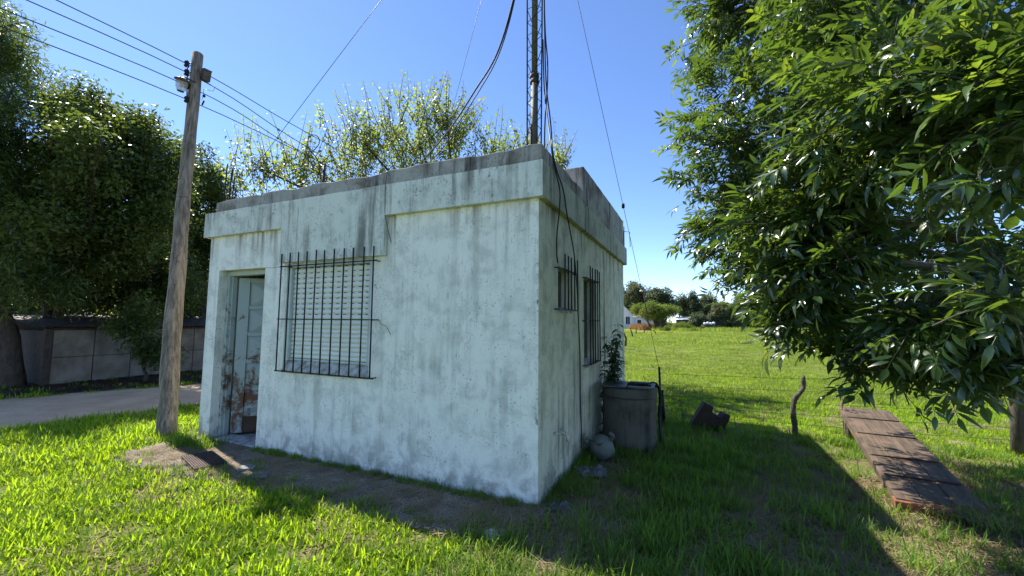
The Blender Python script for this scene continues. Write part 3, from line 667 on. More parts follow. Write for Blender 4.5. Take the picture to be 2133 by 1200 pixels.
lawnm = leafmat('lawn_blade', (.135, .23, .015), (.46, .64, .018), .5, .5, .22, .38)
shadem = leafmat('long_grass_blade', (.115, .205, .03), (.25, .38, .03), .48, .5, .25, .4)
fieldm = leafmat('field_blade', (.155, .215, .035), (.34, .43, .048), .5, .5, .25, .5)
strawm = leafmat('straw', (.33, .26, .15), (.3, .24, .12), .25, .8, .1, .35)
lawny = leafmat('yellow_blade', (.19, .25, .025), (.50, .58, .025), .5, .5, .2, .3); lawnd = leafmat('deep_blade', (.085, .16, .02), (.28, .42, .02), .5, .5, .25, .3)
lawn_t = [tuft('lawn_tuft', lawny, 16, .11, .07, .009, 1.2, 1.2), tuft('lawn_tuft', lawnd, 30, .10, .10, .010, .8, 1.2), tuft('lawn_tuft', lawnd, 22, .09, .06, .019, 1.25, .8)]+[tuft('lawn_tuft', lawnm, 36, .11, .085, .0115, .95, 1.3) for _ in range(6)]
long_t = [tuft('long_tuft', shadem, 30, .10, .13, .008, .7, 1.3) for _ in range(5)]
straw_t = [tuft('straw_tuft', strawm, 44, .13, .12, .0042, flat=True, segs=2) for _ in range(4)]
field_t = [tuft('field_tuft', fieldm, 130, .34, .085, .011, .9, 1.0, segs=2) for _ in range(4)]
farf_t = [tuft('far_tuft', fieldm, 150, 1.0, .13, .03, .8, 1.0, segs=2) for _ in range(3)]
def dry(l):   # worn dry patches: along the side wall base, at the ramp, beside the shadow edge
    def e(cx, cy, rx, ry): return max(0, 1-((l.x-cx)/rx)**2-((l.y-cy)/ry)**2)
    d = 1.7*e(2.1, .8, .75, 1.5)+1.9*e(3.1, .5, 1.5, 1.2)+1.4*e(3.6, 1.8, .5, 1.2)+1.3*e(.35, .35, .5, 1.1)+1.1*e(.2, -.35, .7, .45)+1.2*e(2.3, 1.7, .55, 1.8)+.9*e(1.7, .5, .7, .9)+1.0*e(3.3, .4, 1.2, .9)+1.0*e(3.7, 1.9, .6, 1.2)+.5*e(1.7, 3.3, .5, .3)
    return .8*min(1, (d+1.0*e(.3, .2, .45, 1.0))*(.65+.9*mnoise.noise(Vector((l.x*2.2, l.y*2.2, 3)))+.2))
clear = [(gnd(1232, 990), .2), (gnd(1168, 1062), .12), (gnd(1249, 1011), .1), (gnd(1254, 965), .13)]
def inb(l, m=0): return -W-m < l.x < 0+m and -m < l.y < D+m
lp, lt, st_, fp, lit = [], [], [], [], []
def verge(l): return (not in_road(l)) and l.x < np.interp(l.y, [a_[1] for a_ in far], [a_[0] for a_ in far]) and l.x > -16
def rnd_in(x0, x1, y0, y1, n): return np.column_stack([rng.uniform(x0, x1, n), rng.uniform(y0, y1, n)])
for x, y in rnd_in(-11, 9, -1.5, 12, 32000):
    l = w2l(Vector((x, y, 0))); dist = math.hypot(x, y)
    if inb(l, -.01) or in_road(l): continue
    if (Vector((x, y, 0))-BC).length < .32: continue
    q = Vector((x, y, 0))-ramp.location; rx, ry = q.dot(dx), q.dot(dy)
    if -.02 < rx < .55 and -.05+max(0, rx-.3)*1.6 < ry < L*.55: continue
    if .2 < rx < .7 and -.25 < ry < .3: lt.append((x, y, .05 if rx < .55 else 0, random.uniform(.6, 1.0))); st_.append((x, y, .09 if rx < .55 else .01, .8)); continue
    if verge(l):
        if random.random() < .3: lit.append((x, y, .02, random.uniform(.6, 1.3)))
        if random.random() > .05: continue
    if dist > 5.5 and random.random() > .55: continue
    edge = l.y > -.10 and -4.4 < l.x < .1 and l.y < .02
    if in_walk(l):
        yo = walk_edge(l.x)
        dd = l.y-yo
        if edge: pr_ = .25
        elif dd < .10: pr_ = .8
        elif dd < .25: pr_ = .18
        else: pr_ = .03
        if l.x > -.45: pr_ = max(pr_, .35); st_.append((x, y, .03, .9))
        elif random.random() < .12: st_.append((x, y, .033, random.uniform(.5, .9)))
        if -.45 < l.y < -.02 and -4.5 < l.x < -3.6: pr_ = max(pr_, .35 if l.x < -4.1 else .1)
        if random.random() > pr_: continue
        lt.append((x, y, .03, random.uniform(.3, .7) if not edge else random.uniform(.25, .55))); continue
    if any((Vector((x, y, 0))-k_).length < r_ for k_, r_ in clear): continue
    dr = dry(l)
    if random.random() < dr*.9+.05: 
        for _ in range(2): st_.append((x+random.gauss(0, .05), y+random.gauss(0, .05), .0, random.uniform(.6, 1.3)))
        if random.random() < dr: continue
    longg = (l.x > 0.0 and -1.2 < l.y < 3.5) 
    behind = l.y > 3.45 and l.x > -4
    s = random.uniform(.75, 1.25)*(1+.25*mnoise.noise(Vector((x*.9, y*.9, 0))))
    if behind: fp.append((x, y, 0, s*.8, 0)); continue
    if longg or -.3 < l.x < 0.35: lt.append((x, y, 0, s*.95))
    else: lp.append((x, y, 0, s if dist < 6 else s*1.25))
# rank grass against the wall bases
for k in range(260):
    t = random.random()
    if t < .6: l = Vector((-3.35*random.random()**1.0-.02, -.03-.05*random.random(), .03))
    elif t < .72: l = Vector((-4.45+.6*random.random(), -.1-.2*random.random(), .03))
    else: l = Vector((.03+.06*random.random(), random.uniform(0, 3.6), 0))
    q = l2w(l); lt.append((q.x, q.y, q.z, random.uniform(.25, .6) if t < .6 else random.uniform(.5, 1.15)))
def put(name, meshes, arr, label, cat, tilt=.12):
    a = np.array(arr)[:, :4]; n = len(a); rots = np.column_stack([rng.uniform(-tilt, tilt, n), rng.uniform(-tilt, tilt, n), rng.uniform(0, 6.28, n)])
    return tag(instancer(name, meshes, a[:, :3], rots, a[:, 3], rng.integers(0, len(meshes), n)), label, cat)
for _ in range(420):
    x_ = random.uniform(-4.5, 0); y_ = random.uniform(walk_edge(x_)+.02, -.05); q_ = l2w((x_, y_, .035)); st_.append((q_.x, q_.y, .034, random.uniform(.25, .6)))
put('lawn_grass', lawn_t, lp, 'bright green broad-bladed lawn grass in front of the building', 'grass')
put('long_grass', long_t, lt, 'longer darker grass in the shade beside the building and along its walls', 'grass')
put('dry_straw', straw_t, st_, 'dry straw and clippings on the worn patches', 'straw', .05)
littm = leafmat('leaf_litter', (.085, .06, .04), (.08, .05, .03), .2, .8, .1, .4)
put('leaf_litter', [tuft('litter', littm, 30, .2, .06, .03, flat=True, segs=2) for _ in range(3)], lit, 'brown leaf litter on the dark verge along the low shed', 'leaves', .05)
put('near_field_grass', lawn_t, fp, 'pasture grass just behind the wire fence', 'grass')
# pasture
fa, fb = [], []
for _ in range(7000):
    dep = 8+24*random.random()**1.3; xx = random.uniform(-.25, 1.75)*dep; l = w2l(Vector((xx, dep, 0)))
    if inb(l, .3) or l.y < 3.6 or in_road(l): continue
    fa.append((xx, dep, 0, random.uniform(.6, 1.1)*(1+.6*mnoise.noise(Vector((xx*.6, dep*.6, 0))))*(1.05)))
for _ in range(6500):
    dep = 26+64*random.random()**1.2; xx = random.uniform(-.05, 1.6)*dep
    fb.append((xx, dep, 0, random.uniform(.55, 1.15)*(1+.8*mnoise.noise(Vector((xx*.25, dep*.25, 0))))))
put('field_grass', field_t, fa, 'short yellow-green pasture grass across the field', 'grass')
put('far_field_grass', farf_t, fb, 'far pasture grass reaching to the tree line', 'grass')
# ------------------------------------------------------------------ leaves and trees
def leaf_shape(mb, base, d, nrm, Ln, wd, droop=.25, fold=.25, segs=4, sym=1.0):
    d = d.normalized(); s = d.cross(nrm).normalized(); nn_ = s.cross(d).normalized(); vs = []
    for i in range(segs+1):
        t = i/segs; ww = wd*.5*(math.sin(math.pi*min(1, t*.94+.03)**.82))**.9
        ww *= 1-.4*t*t
        if i == segs: ww = .0003
        c = base+d*(Ln*t)-nn_*(droop*Ln*t*t)
        vs += [c-s*ww+nn_*(fold*ww), c, c+s*ww+nn_*(fold*ww)]
    fs = []
    for i in range(segs): fs += [(3*i, 3*i+1, 3*i+4, 3*i+3), (3*i+1, 3*i+2, 3*i+5, 3*i+4)]
    mb.add(vs, fs, True)
def compound_leaf(name, mat):
    mb = MB(); Ln = random.uniform(.15, .21); pts = []; n = random.choice((2, 3, 3)); dr_ = random.uniform(-.05, .35)
    for i in range(6):
        t = i/5; pts.append(Vector((Ln*t, 0, -dr_*Ln*t*t)))
    mb.tube(pts, .0016, 4, cap=False)
    for i in range(n):
        t = .38+.55*i/n; p = Vector((Ln*t, 0, -dr_*Ln*t*t))
        for sd in (-1, 1):
            dd = Vector((random.uniform(.55, .95), sd*random.uniform(.7, 1.0), random.uniform(-.35, .15)))
            leaf_shape(mb, p+dd*.008, dd, Vector((random.uniform(-.3, .3), random.uniform(-.35, .35), 1)), random.uniform(.07, .12), random.uniform(.024, .036), random.uniform(-.1, .7), random.uniform(.0, .7))
    leaf_shape(mb, pts[-1], Vector((1, random.uniform(-.2, .2), -dr_)), Vector((0, random.uniform(-.3, .3), 1)), random.uniform(.09, .12), random.uniform(.034, .044), random.uniform(.1, .5), random.uniform(.1, .45))
    return mb.mesh(name, mat)
def cluster(name, mat, n, rad, Ln, wd, segs=2, flat=.0):
    mb = MB()
    for _ in range(n):
        v = Vector((random.gauss(0, 1), random.gauss(0, 1), random.gauss(0, 1))).normalized(); p = v*rad*random.random()**.45
        d = Vector((v.x+random.gauss(0, .6), v.y+random.gauss(0, .6), random.gauss(-.25, .45)))
        leaf_shape(mb, p, d, Vector((random.gauss(0, .5), random.gauss(0, .5), 1)), Ln*random.uniform(.7, 1.25), wd*random.uniform(.8, 1.2), random.uniform(0, .4), random.uniform(.0, .4), segs)
    return mb.mesh(name, mat)
def euler_from(d, upv):
    x = d.normalized(); y = upv.cross(x)
    if y.length < 1e-4: y = x.orthogonal()
    y.normalize(); z = x.cross(y); return Matrix((x, y, z)).transposed().to_euler()
barkd = plain('dark_bark', (.085, .068, .052), .95, 0, scale=16, bump=.9, dark=(.03, .024, .02), stretch=(1, 1, .35))
def crown_points(lobes, n, surf=.45):
    wts = np.array([l[1][0]*l[1][1]*l[1][2] for l in lobes])**.75; wts /= wts.sum(); out = []
    for k in rng.choice(len(lobes), n, p=wts):
        c, r_ = lobes[k]; v = Vector((random.gauss(0, 1), random.gauss(0, 1), random.gauss(0, 1))).normalized(); f = random.random()**surf
        bump_ = 1+.42*mnoise.noise(v*2.8+Vector(c))
        out.append((Vector((c[0]+v.x*r_[0]*f*bump_, c[1]+v.y*r_[1]*f*bump_, c[2]+v.z*r_[2]*f*bump_)), v))
    return out
def clumps(lobes, k=9, f=.40):
    out = []
    for c_, r_ in lobes:
        out.append((c_, tuple(x*.6 for x in r_)))
        for i in range(k):
            v = Vector((random.gauss(0, 1), random.gauss(0, 1), random.gauss(.1, 1))).normalized(); g_ = f*random.uniform(.75, 1.2)
            out.append(((c_[0]+v.x*r_[0]*.78, c_[1]+v.y*r_[1]*.78, c_[2]+v.z*r_[2]*.78), tuple(x*g_ for x in r_)))
    return out
def tree(name, label, base, lobes, nclus, meshes, cs=(.8, 1.3), trunk_r=.16, group=None, cat='tree', fork=.35, bark_=None, surf=.4):
    root = thing(name, label, cat, base, 0, group); b = Vector(base); bm_ = bark_ or barkd
    top = Vector(max(lobes, key=lambda l: l[1][0]*l[1][2])[0])-b; top.z = top.z*.8
    fk = Vector((top.x*fork, top.y*fork, top.z*fork))
    child(MB().tube(bez([(0, 0, -.1), (fk.x*.4+.05, fk.y*.4, fk.z*.5), fk, fk.lerp(top, .6)], 4), np.linspace(trunk_r, trunk_r*.4, 13), 9, wob=.12), 'trunk', bm_, root)
    for c, r_ in lobes:
        e = Vector(c)-b; m_ = fk.lerp(e, .5)+Vector((random.uniform(-.2, .2), random.uniform(-.2, .2), .25*r_[2]))
        child(MB().tube(bez([fk*.9, m_, e, e+Vector((random.uniform(-.3, .3), random.uniform(-.3, .3), r_[2]*.6))], 3), np.linspace(trunk_r*.5, trunk_r*.08, 10), 6, wob=.1), 'limb', bm_, root)
    pts = crown_points(clumps(lobes), nclus, surf)
    P_ = [tuple(p-b) for p, v in pts]; n = len(P_)
    rots = np.column_stack([rng.uniform(-.6, .6, n), rng.uniform(-.6, .6, n), rng.uniform(0, 6.28, n)])
    instancer('crown', meshes, P_, rots, rng.uniform(cs[0], cs[1], n), rng.integers(0, len(meshes), n), root)
    return root
dk = leafmat('dark_leaf', (.045, .078, .02), (.16, .22, .03), .40, .42, .45, .45)
dk2 = leafmat('willowy_leaf', (.05, .085, .022), (.18, .245, .03), .40, .45, .45, .4)
dk3 = leafmat('olive_leaf', (.055, .082, .022), (.19, .25, .032), .42, .42, .45, .4)
dark_c = [cluster('leaf_cluster', dk, 34, .30, .10, .062) for _ in range(4)]+[cluster('leaf_cluster', dk3, 26, .30, .09, .05) for _ in range(2)]
nar_c = [cluster('narrow_leaf_cluster', dk2, 40, .32, .13, .028) for _ in range(4)]
def lob(px, py, dep, r): c_ = at(px, py, dep); return ((c_.x, c_.y, c_.z), r if hasattr(r, '__len__') else (r, r, r))
tree('broadleaf_tree', 'tall feathery tree at the far left edge reaching above the frame', (*gnd(22, 806).xy, 0),
     [lob(-60, 120, 9, (1.5, 1.5, 1.7)), lob(-40, 320, 8.8, (1.6, 1.5, 1.5)), lob(-40, 500, 8.8, (1.5, 1.4, 1.5)), lob(0, 80, 9, (.55, .5, .9)), lob(30, 420, 8.8, (1.0, 1.0, 1.2)), lob(40, 600, 8.5, (.95, .9, .7)), lob(5, 230, 8.6, (.8, .9, 1.1))], 1350, nar_c, (.8, 1.3), .24, 'trees behind the dirt road')
tree('broadleaf_tree', 'big dark rounded tree behind the low shed with the highest crown', (-12.0, 10.9, 0),
     [lob(150, 320, 9.2, (1.3, 1.4, 1.2)), lob(185, 215, 9.4, (.5, .6, .65)), lob(120, 245, 9.4, (.55, .6, .45)), lob(90, 430, 9.6, (1.5, 1.4, 1.3)), lob(190, 460, 9.0, (1.3, 1.2, 1.1)), lob(60, 320, 9.6, (1.0, 1, .9)), lob(140, 590, 10.6, (1.6, 1.2, .9)), lob(200, 330, 8.4, (.7, .8, .7))], 1500, dark_c, (.75, 1.2), .2, 'trees behind the dirt road')
tree('broadleaf_tree', 'dark leafy tree behind the shed directly left of the utility pole', (-11.4, 12.6, 0),
     [lob(280, 350, 10, (1.15, 1.2, 1.15)), lob(240, 262, 10, (.6, .6, .6)), lob(295, 272, 10, (.65, .6, .45)), lob(335, 320, 10, (.6, .7, .8)), lob(280, 470, 10, (1.4, 1.3, 1.2)), lob(330, 580, 11.6, (1.5, 1.2, .9)), lob(240, 600, 11.4, (1.3, 1, .8)), lob(365, 400, 10.4, (.6, .7, .9))], 1400, dark_c, (.75, 1.2), .17, 'trees behind the dirt road')
tree('broadleaf_tree', 'lower dark tree between the utility pole and the building', (-10.4, 14.4, 0),
     [lob(400, 440, 13, (1.1, 1.2, 1.2)), lob(385, 350, 13, (.75, .7, .8)), lob(440, 395, 13.2, (.85, .8, .75)), lob(410, 560, 13.5, (1.4, 1.2, 1.2)), lob(380, 630, 13, (1.3, 1, .7)), lob(470, 480, 14.5, (1.2, 1.2, 1.3)), lob(350, 480, 12.5, (1, 1, 1.2))], 1250, dark_c, (.85, 1.35), .15, 'trees behind the dirt road')
for (px, py, dp, rr2, lb) in ((20, 520, 15, 2.4, 'dark backdrop tree filling the gap behind the feathery tree'), (150, 540, 16, 2.3, 'dark backdrop tree low behind the highest crown'), (280, 560, 17, 2.3, 'dark backdrop tree low behind the pole-side tree'), (400, 590, 18, 2.2, 'dark backdrop tree low behind the building edge'), (-130, 520, 15, 2.6, 'dark backdrop tree beyond the left frame edge')):
    b_ = at(px, py, dp); tree('backdrop_tree', lb, (b_.x, b_.y, 0), [((b_.x, b_.y, b_.z), (rr2, rr2*.7, rr2*.9)), ((b_.x-.6, b_.y, 1.4), (rr2*.9, 1.2, 1.3)), ((b_.x+1.0, b_.y, 1.8), (rr2*.8, 1.2, 1.4))], 620, dark_c, (1.1, 1.7), .16, 'trees behind the dirt road')
tree('roadside_shrub', 'dark drooping shrub in front of the low shed panels', (*gnd(300, 795).xy, 0), [lob(300, 700, 9.7, (.55, .5, .5)), lob(262, 680, 9.6, (.35, .3, .25)), lob(330, 740, 9.8, (.4, .4, .35)), lob(290, 650, 9.8, (.5, .4, .35))], 170, dark_c, (.6, .95), .05, None, 'shrub')
# light airy tree behind the building: upright shoots with heart-shaped leaves
lt_m = leafmat('light_leaf', (.10, .15, .032), (.34, .42, .06), .52, .45, .45, .4)
yl_m = leafmat('yellowing_leaf', (.17, .17, .035), (.45, .42, .06), .52, .5, .4, .3)
def shoot(name, Ln, mats_i, dens=1.0):
    mb = MB(); n = int(Ln/.055*dens); pts = [Vector((math.sin(t*2)*.05, math.cos(t*3)*.04, Ln*t)) for t in np.linspace(0, 1, 8)]
    mb.tube(pts, np.linspace(.009, .002, 8), 5, cap=False); k = len(mb.f)
    for i in range(n):
        t = .12+.88*i/n; j = min(6, int(t*7)); p = pts[j].lerp(pts[j+1], t*7-j); a = i*2.4+random.random()
        d = Vector((math.cos(a), math.sin(a), random.uniform(-.1, .7)))
        leaf_shape(mb, p+d*.03, d+Vector((0, 0, -.45)), Vector((d.x*.5, d.y*.5, 1)), random.uniform(.06, .10), random.uniform(.05, .078), random.uniform(.1, .6), random.uniform(0, .4), 3)
    me = mb.mesh(name, barkd); me.materials.append(mats_i)
    for i, p_ in enumerate(me.polygons): p_.material_index = 0 if i < k else 1
    return me
shoots = [shoot('leafy_shoot', random.uniform(.7, 1.25), lt_m) for _ in range(5)]+[shoot('yellow_shoot', random.uniform(.6, 1.0), yl_m, .9) for _ in range(2)]
AB = Vector((-1.4, 10.6, 0))
air = thing('airy_tree', 'light green airy tree rising behind the building roof', 'tree', AB)
child(MB().tube(bez([(0, 0, -.1), (.1, 0, 1.2), (0, .1, 2.3)], 4), np.linspace(.2, .15, 9), 9, wob=.1), 'trunk', barkd, air)
alobes = [lob(870, 290, 10.2, (1.6, 1.4, 1.35)), lob(760, 300, 10, (1.2, 1.2, 1.05)), lob(930, 250, 10.4, (.9, .9, 1.0)), lob(640, 345, 9.8, (1.1, 1.2, .7)), lob(540, 350, 9.4, (.75, .9, .75)), lob(1020, 320, 10.4, (.9, 1.1, .65)), lob(1100, 330, 10.6, (.9, 1.1, .55)), lob(1165, 330, 10.8, (.42, .6, .5)), lob(800, 420, 10.3, (2.5, 1.6, 1.0)), lob(1000, 430, 10.5, (2.0, 1.6, .9)), lob(1150, 430, 10.8, (1.2, 1.2, .8))]
sp_pts = []; 
for c_, r_ in alobes:
    e = Vector(c_)-AB
    child(MB().tube(bez([(0, .05, 2.0), (e.x*.35, e.y*.35, 2.3+(e.z-2.3)*.5), e], 4), np.linspace(.09, .02, 9), 6, wob=.1), 'limb', barkd, air)
for p, v in crown_points(alobes, 1150, .55):
    d = Vector((v.x*.55+random.gauss(0, .25), v.y*.5+random.gauss(0, .25), .9)); sp_pts.append((p-d.normalized()*.5-AB, d))
for px, py, ln in ((715, 170, 1.0), (745, 165, 1.1), (815, 160, 1.1), (855, 135, 1.3), (880, 140, 1.3), (915, 160, 1.2), (935, 170, 1.0), (505, 235, .9), (520, 240, 1.0), (640, 240, 1.0), (690, 240, .8), (1045, 235, .8), (1090, 230, 1.0), (1185, 268, .9), (1000, 240, .9), (485, 255, .8), (1160, 290, .8), (600, 270, .8)):
    tip = at(px, py, 10.1); d = Vector((random.gauss(0, .18)+(px-850)/900, random.gauss(0, .15), 1)); sp_pts.append((tip-d.normalized()*ln-AB, d))
    sp_pts.append((tip-d.normalized()*(ln+.75)-AB, d))
rots = [tuple((d.to_track_quat('Z', 'Y') @ Euler((0, 0, random.random()*6.28)).to_quaternion()).to_euler()) for p, d in sp_pts]; n = len(sp_pts)
instancer('crown', shoots, [tuple(p) for p, d in sp_pts], rots, rng.uniform(.8, 1.2, n), [random.choice((0, 1, 2, 3, 4, 0, 1, 2, 3, 4, 5, 6)) for _ in range(n)], air)
# weed by the tank
wm = leafmat('weed_leaf', (.05, .085, .028), (.12, .19, .03), .35, .5, .3, .3)
wd_b = l2w((.16, 2.15, 0)); weed = thing('tall_weed', 'leafy dark green weed growing between the tank and the side wall', 'plant', wd_b)
mbs = MB(); mbl = MB()
for k in range(12):
    a = random.random()*6.28; H_ = random.uniform(.75, 1.42) if k else 1.48; o_ = Vector((random.uniform(-.06, .12), random.uniform(-.2, .5), 0)); lean = Vector((random.uniform(.0, .12), random.uniform(-.05, .1), 0))
    pts = [o_+lean*(t*t)+Vector((0, 0, H_*t)) for t in np.linspace(0, 1, 8)]; mbs.tube(pts, np.linspace(.006, .002, 8), 5)
    for i in range(int(H_*44)):
        t = .2+.8*random.random(); j = min(6, int(t*7)); p = pts[j].lerp(pts[j+1], t*7-j); a = random.random()*6.28
        d = Vector((math.cos(a), math.sin(a), random.uniform(-.3, .4))); leaf_shape(mbl, p, d, Vector((0, 0, 1)), random.uniform(.08, .15), random.uniform(.035, .058), .4, .3, 3)
child(mbs, 'stem', wm, weed); tag(child(mbl, 'leaves', wm, weed), kind='stuff')
# small weed behind fence stake and dry stalk by the ramp
def stalk(name, label, P_, H_, mat, nl, leafL, cat='plant', spread=.06):
    t_ = thing(name, label, cat, P_); a_, b_ = MB(), MB()
    for k in range(3):
        ln = Vector((random.uniform(-spread, spread), random.uniform(-spread, spread), 0)); h = H_*random.uniform(.7, 1); pts = [ln*t*3*t+Vector((0, 0, h*t)) for t in np.linspace(0, 1, 6)]
        a_.tube(pts, np.linspace(.005, .002, 6), 5)
        for i in range(nl):
            t = random.uniform(.25, 1); j = min(4, int(t*5)); p = pts[j].lerp(pts[j+1], t*5-j); a = random.random()*6.28
            leaf_shape(b_, p, Vector((math.cos(a), math.sin(a), random.uniform(-.3, .5))), Vector((0, 0, 1)), leafL*random.uniform(.6, 1.2), leafL*.35, .4, .3, 2)
    child(a_, 'stem', mat, t_); tag(child(b_, 'leaves', mat, t_), kind='stuff')
stalk('thin_weed', 'thin upright weed at the fence between the stake and the broken block', gnd(1423, 890), .55, wm, 14, .06)
stalk('dry_stalk', 'dry straw-coloured weed stalk at the raised end of the ramp', Vector((4.42, 5.55, .0)), .78, strawm, 22, .05, spread=.03)
for i, (x, y, h) in enumerate(((1480, 712, .9), (1500, 720, .7), (1555, 715, .8), (1462, 700, 1.2))):
    stalk('field_weed', ('tall wispy weed out in the pasture left of the tree branches', 'small wispy weed in the pasture nearest the tree branches', 'wispy weed in the pasture close under the hanging leaves', 'farthest wispy weed in the pasture')[i], gnd(x, y), h, fieldm, 30, .09, spread=.15)
molem = plain('bare_earth', (.26, .19, .125), .95, 0, scale=12, bump=.8)
for i, (x, y) in enumerate(((1590, 872), (2002, 926), (1990, 855))):
    q = gnd(x, y); mb = MB(); mb.lathe([(0, .035), (.05, .03), (.10, .018), (.15, -.01)], n=14); mb.v = [(v[0]*(1+.3*mnoise.noise(Vector(v)*9+q)), v[1]*(1+.3*mnoise.noise(Vector(v)*8+q)), v[2]) for v in mb.v]
    o = mb.build('molehill', molem); o.location = q
    tag(o, ('small bare earth mound left of the twisted post', 'bare earth mound in the pasture beside the dark fence post', 'farther bare earth mound seen past the hanging leaves')[i], 'mound')
# ------------------------------------------------------------------ near tree on the right with ash-like leaves
am = leafmat('ash_leaf', (.03, .062, .019), (.15, .25, .018), .33, .27, .75, .5, back=(.085, .12, .055))
am2 = leafmat('ash_leaf_pale', (.05, .09, .024), (.26, .36, .025), .42, .35, .5, .4, back=(.10, .13, .06))
cl = [compound_leaf('leaf', am if k_ < 13 else am2) for k_ in range(16)]
TB = Vector((4.9, 3.3, 0))
ash = thing('ash_tree', 'leafy tree with pointed leaves filling the right side close to the camera', 'tree', TB)
child(MB().tube(bez([(0, 0, -.1), (.05, -.05, 1.0), (-.1, 0, 2.2), (-.2, .1, 4.2), (-.1, .2, 6)], 4), np.linspace(.2, .08, 17), 12, wob=.12), 'trunk', bark, ash)
L_ = [((4.3, 3.2, 3.8), (2.3, 2.4, 2.2), 1.5), ((2.6, 4.7, 5.3), (.8, .8, .75), .35), ((2.55, 4.3, 3.55), (.95, .95, 1.0), .8), ((2.75, 4.35, 2.6), (.95, .9, .75), .6), ((3.6, 5.0, 2.75), (1.1, 1.0, .9), .4),
      ((2.15, 2.2, 2.75), (.7, .65, .6), .35), ((2.0, 2.75, 2.25), (.55, .55, .5), .28), ((2.1, 1.65, 2.45), (.5, .45, .55), .26), ((3.4, 4.2, 5.3), (1.3, 1.1, 1.1), .6), ((2.6, 3.0, 4.0), (.7, .7, .9), .4), ((2.9, 3.0, 5.2), (1.0, 1.0, .9), .4),
      ((3.3, 3.3, 2.05), (.9, .8, .4), .14), ((2.35, 2.2, 1.55), (.5, .4, .2), .15), ((2.1, 3.0, 1.65), (.45, .4, .25), .16), ((1.95, 2.55, 1.9), (.4, .4, .3), .14), ((2.75, 2.3, 1.35), (.5, .35, .15), .14), ((2.5, 3.9, 1.95), (.6, .6, .3), .2), ((2.1, 1.75, 1.65), (.35, .3, .25), .06), ((2.55, 3.1, 1.4), (.45, .35, .22), .08), ((2.6, 2.6, 1.25), (.5, .35, .2), .08)]
leaves = []; tw = MB(); nt_ = 1900
wts = np.array([l[2] for l in L_]); wts /= wts.sum()
for c_, r_, _w in L_:
    e = Vector(c_)-TB; s0 = Vector((-.1, 0, max(1.2, min(4.5, c_[2]*.75-.2)))); md = s0.lerp(e, .55)+Vector((0, 0, .25))
    child(MB().tube(bez([s0, md, e], 5), np.linspace(.055, .012, 11), 7, wob=.15), 'limb', bark, ash)
for k in rng.choice(len(L_), nt_, p=wts):
    c_, r_, _w = L_[k]; v = Vector((random.gauss(0, 1), random.gauss(0, 1), random.gauss(0, 1))).normalized(); f = random.random()**.33
    c_ = Vector(c_); P_ = c_+Vector((v.x*r_[0], v.y*r_[1], v.z*r_[2]))*f*(1+.15*mnoise.noise(v*3+c_))
    if P_.length < 1.0 or P_.z < 1.0 or (P_-CAMP).length < 1.75: continue
    o_ = (v+Vector((random.gauss(0, .3)-.15, random.gauss(0, .3), random.uniform(-.3, .4)))).normalized(); Lt = random.uniform(.28, .5)
    pts = [P_-o_*Lt+Vector((0, 0, -.10*Lt*t*t))+o_*(Lt*t) for t in np.linspace(0, 1, 5)]
    tw.tube([p-TB for p in pts], np.linspace(.0042, .002, 5), 4, cap=False)
    for i in range(random.choice((5, 6, 7))):
        t = .25+.75*(i//2)/3; j = min(3, int(t*4)); p = pts[j].lerp(pts[min(4, j+1)], min(1, t*4-j)); sd = o_.cross(Vector((0, 0, 1)))
        if sd.length < .1: sd = Vector((1, 0, 0))
        sd.normalize(); d = o_*random.uniform(.4, 1)+sd*(1 if i%2 else -1)*random.uniform(.3, 1.0)*(1 if i < 6 else .1)+Vector((0, 0, random.uniform(-.55, .4)))
        leaves.append((p, d.normalized(), Vector((random.gauss(0, .55), random.gauss(0, .55), 1)), random.uniform(.6, 1.12), random.randrange(len(cl))))
tag(child(tw, 'twigs', bark, ash), kind='stuff')
def visible(p):
    q = p-CAMP; z = q.dot(FW)
    return z > .2 and abs(q.dot(RR)/z*FPX) < 1080 and abs(q.dot(UU)/z*FPX) < 620
order = sorted(range(len(leaves)), key=lambda i: (leaves[i][0]-CAMP).length/leaves[i][3] if visible(leaves[i][0]) else 99)
big = order[:300]; rest = order[300:]
for i in big:
    p, d, u_, s, k = leaves[i]; o = bpy.data.objects.new('leaf', cl[k]); C.objects.link(o); o.parent = ash; o.location = p-TB; o.rotation_euler = euler_from(d, u_); o.scale = (s, s, s)
instancer('foliage', cl, [tuple(leaves[i][0]-TB) for i in rest], [tuple(euler_from(leaves[i][1], leaves[i][2])) for i in rest], [leaves[i][3] for i in rest], [leaves[i][4] for i in rest], ash)
# ------------------------------------------------------------------ low shed across the road
shp = plain('shed_panel', (.24, .215, .18), .9, 0, scale=3, dark=(.11, .098, .08), bump=.3)
shd = plain('shed_timber', (.07, .055, .045), .9, 0, scale=10)
tin = plain('old_tin', (.16, .12, .10), .7, .3, scale=5, dark=(.05, .04, .035))
sh = thing('low_shed', 'low shed of grey concrete panels with a tin roof across the dirt road', 'shed', l2w((-11.8, .9, 0)), BANG)
for k in range(11):
    y0 = .07+.70*k
    child(MB().box((-.05, y0+.008, .02), (0, y0+.692, .60)), 'panel', shp, sh, .006); child(MB().box((-.05, y0+.008, .612), (.004, y0+.692, 1.21)), 'panel', shp, sh, .006)
    child(MB().box((-.06, y0-.012, 0), (-.045, y0+.712, 1.21)), 'backing_board', shd, sh)
child(MB().box((-.09, -.06, 0), (.03, .065, 1.24)), 'post', shd, sh, .005); child(MB().box((-.09, 7.78, 0), (.03, 7.9, 1.24)), 'post', shd, sh, .005)
child(MB().box((-.06, .066, 1.212), (.012, 7.78, 1.262)), 'top_rail', shd, sh, .004)
child(MB().box((-2.6, -.02, 0), (-2.5, 7.8, 1.5)), 'rear_wall', shp, sh); child(MB().box((-2.5, -.02, 0), (-.1, .04, 1.2)), 'end_wall', shd, sh)
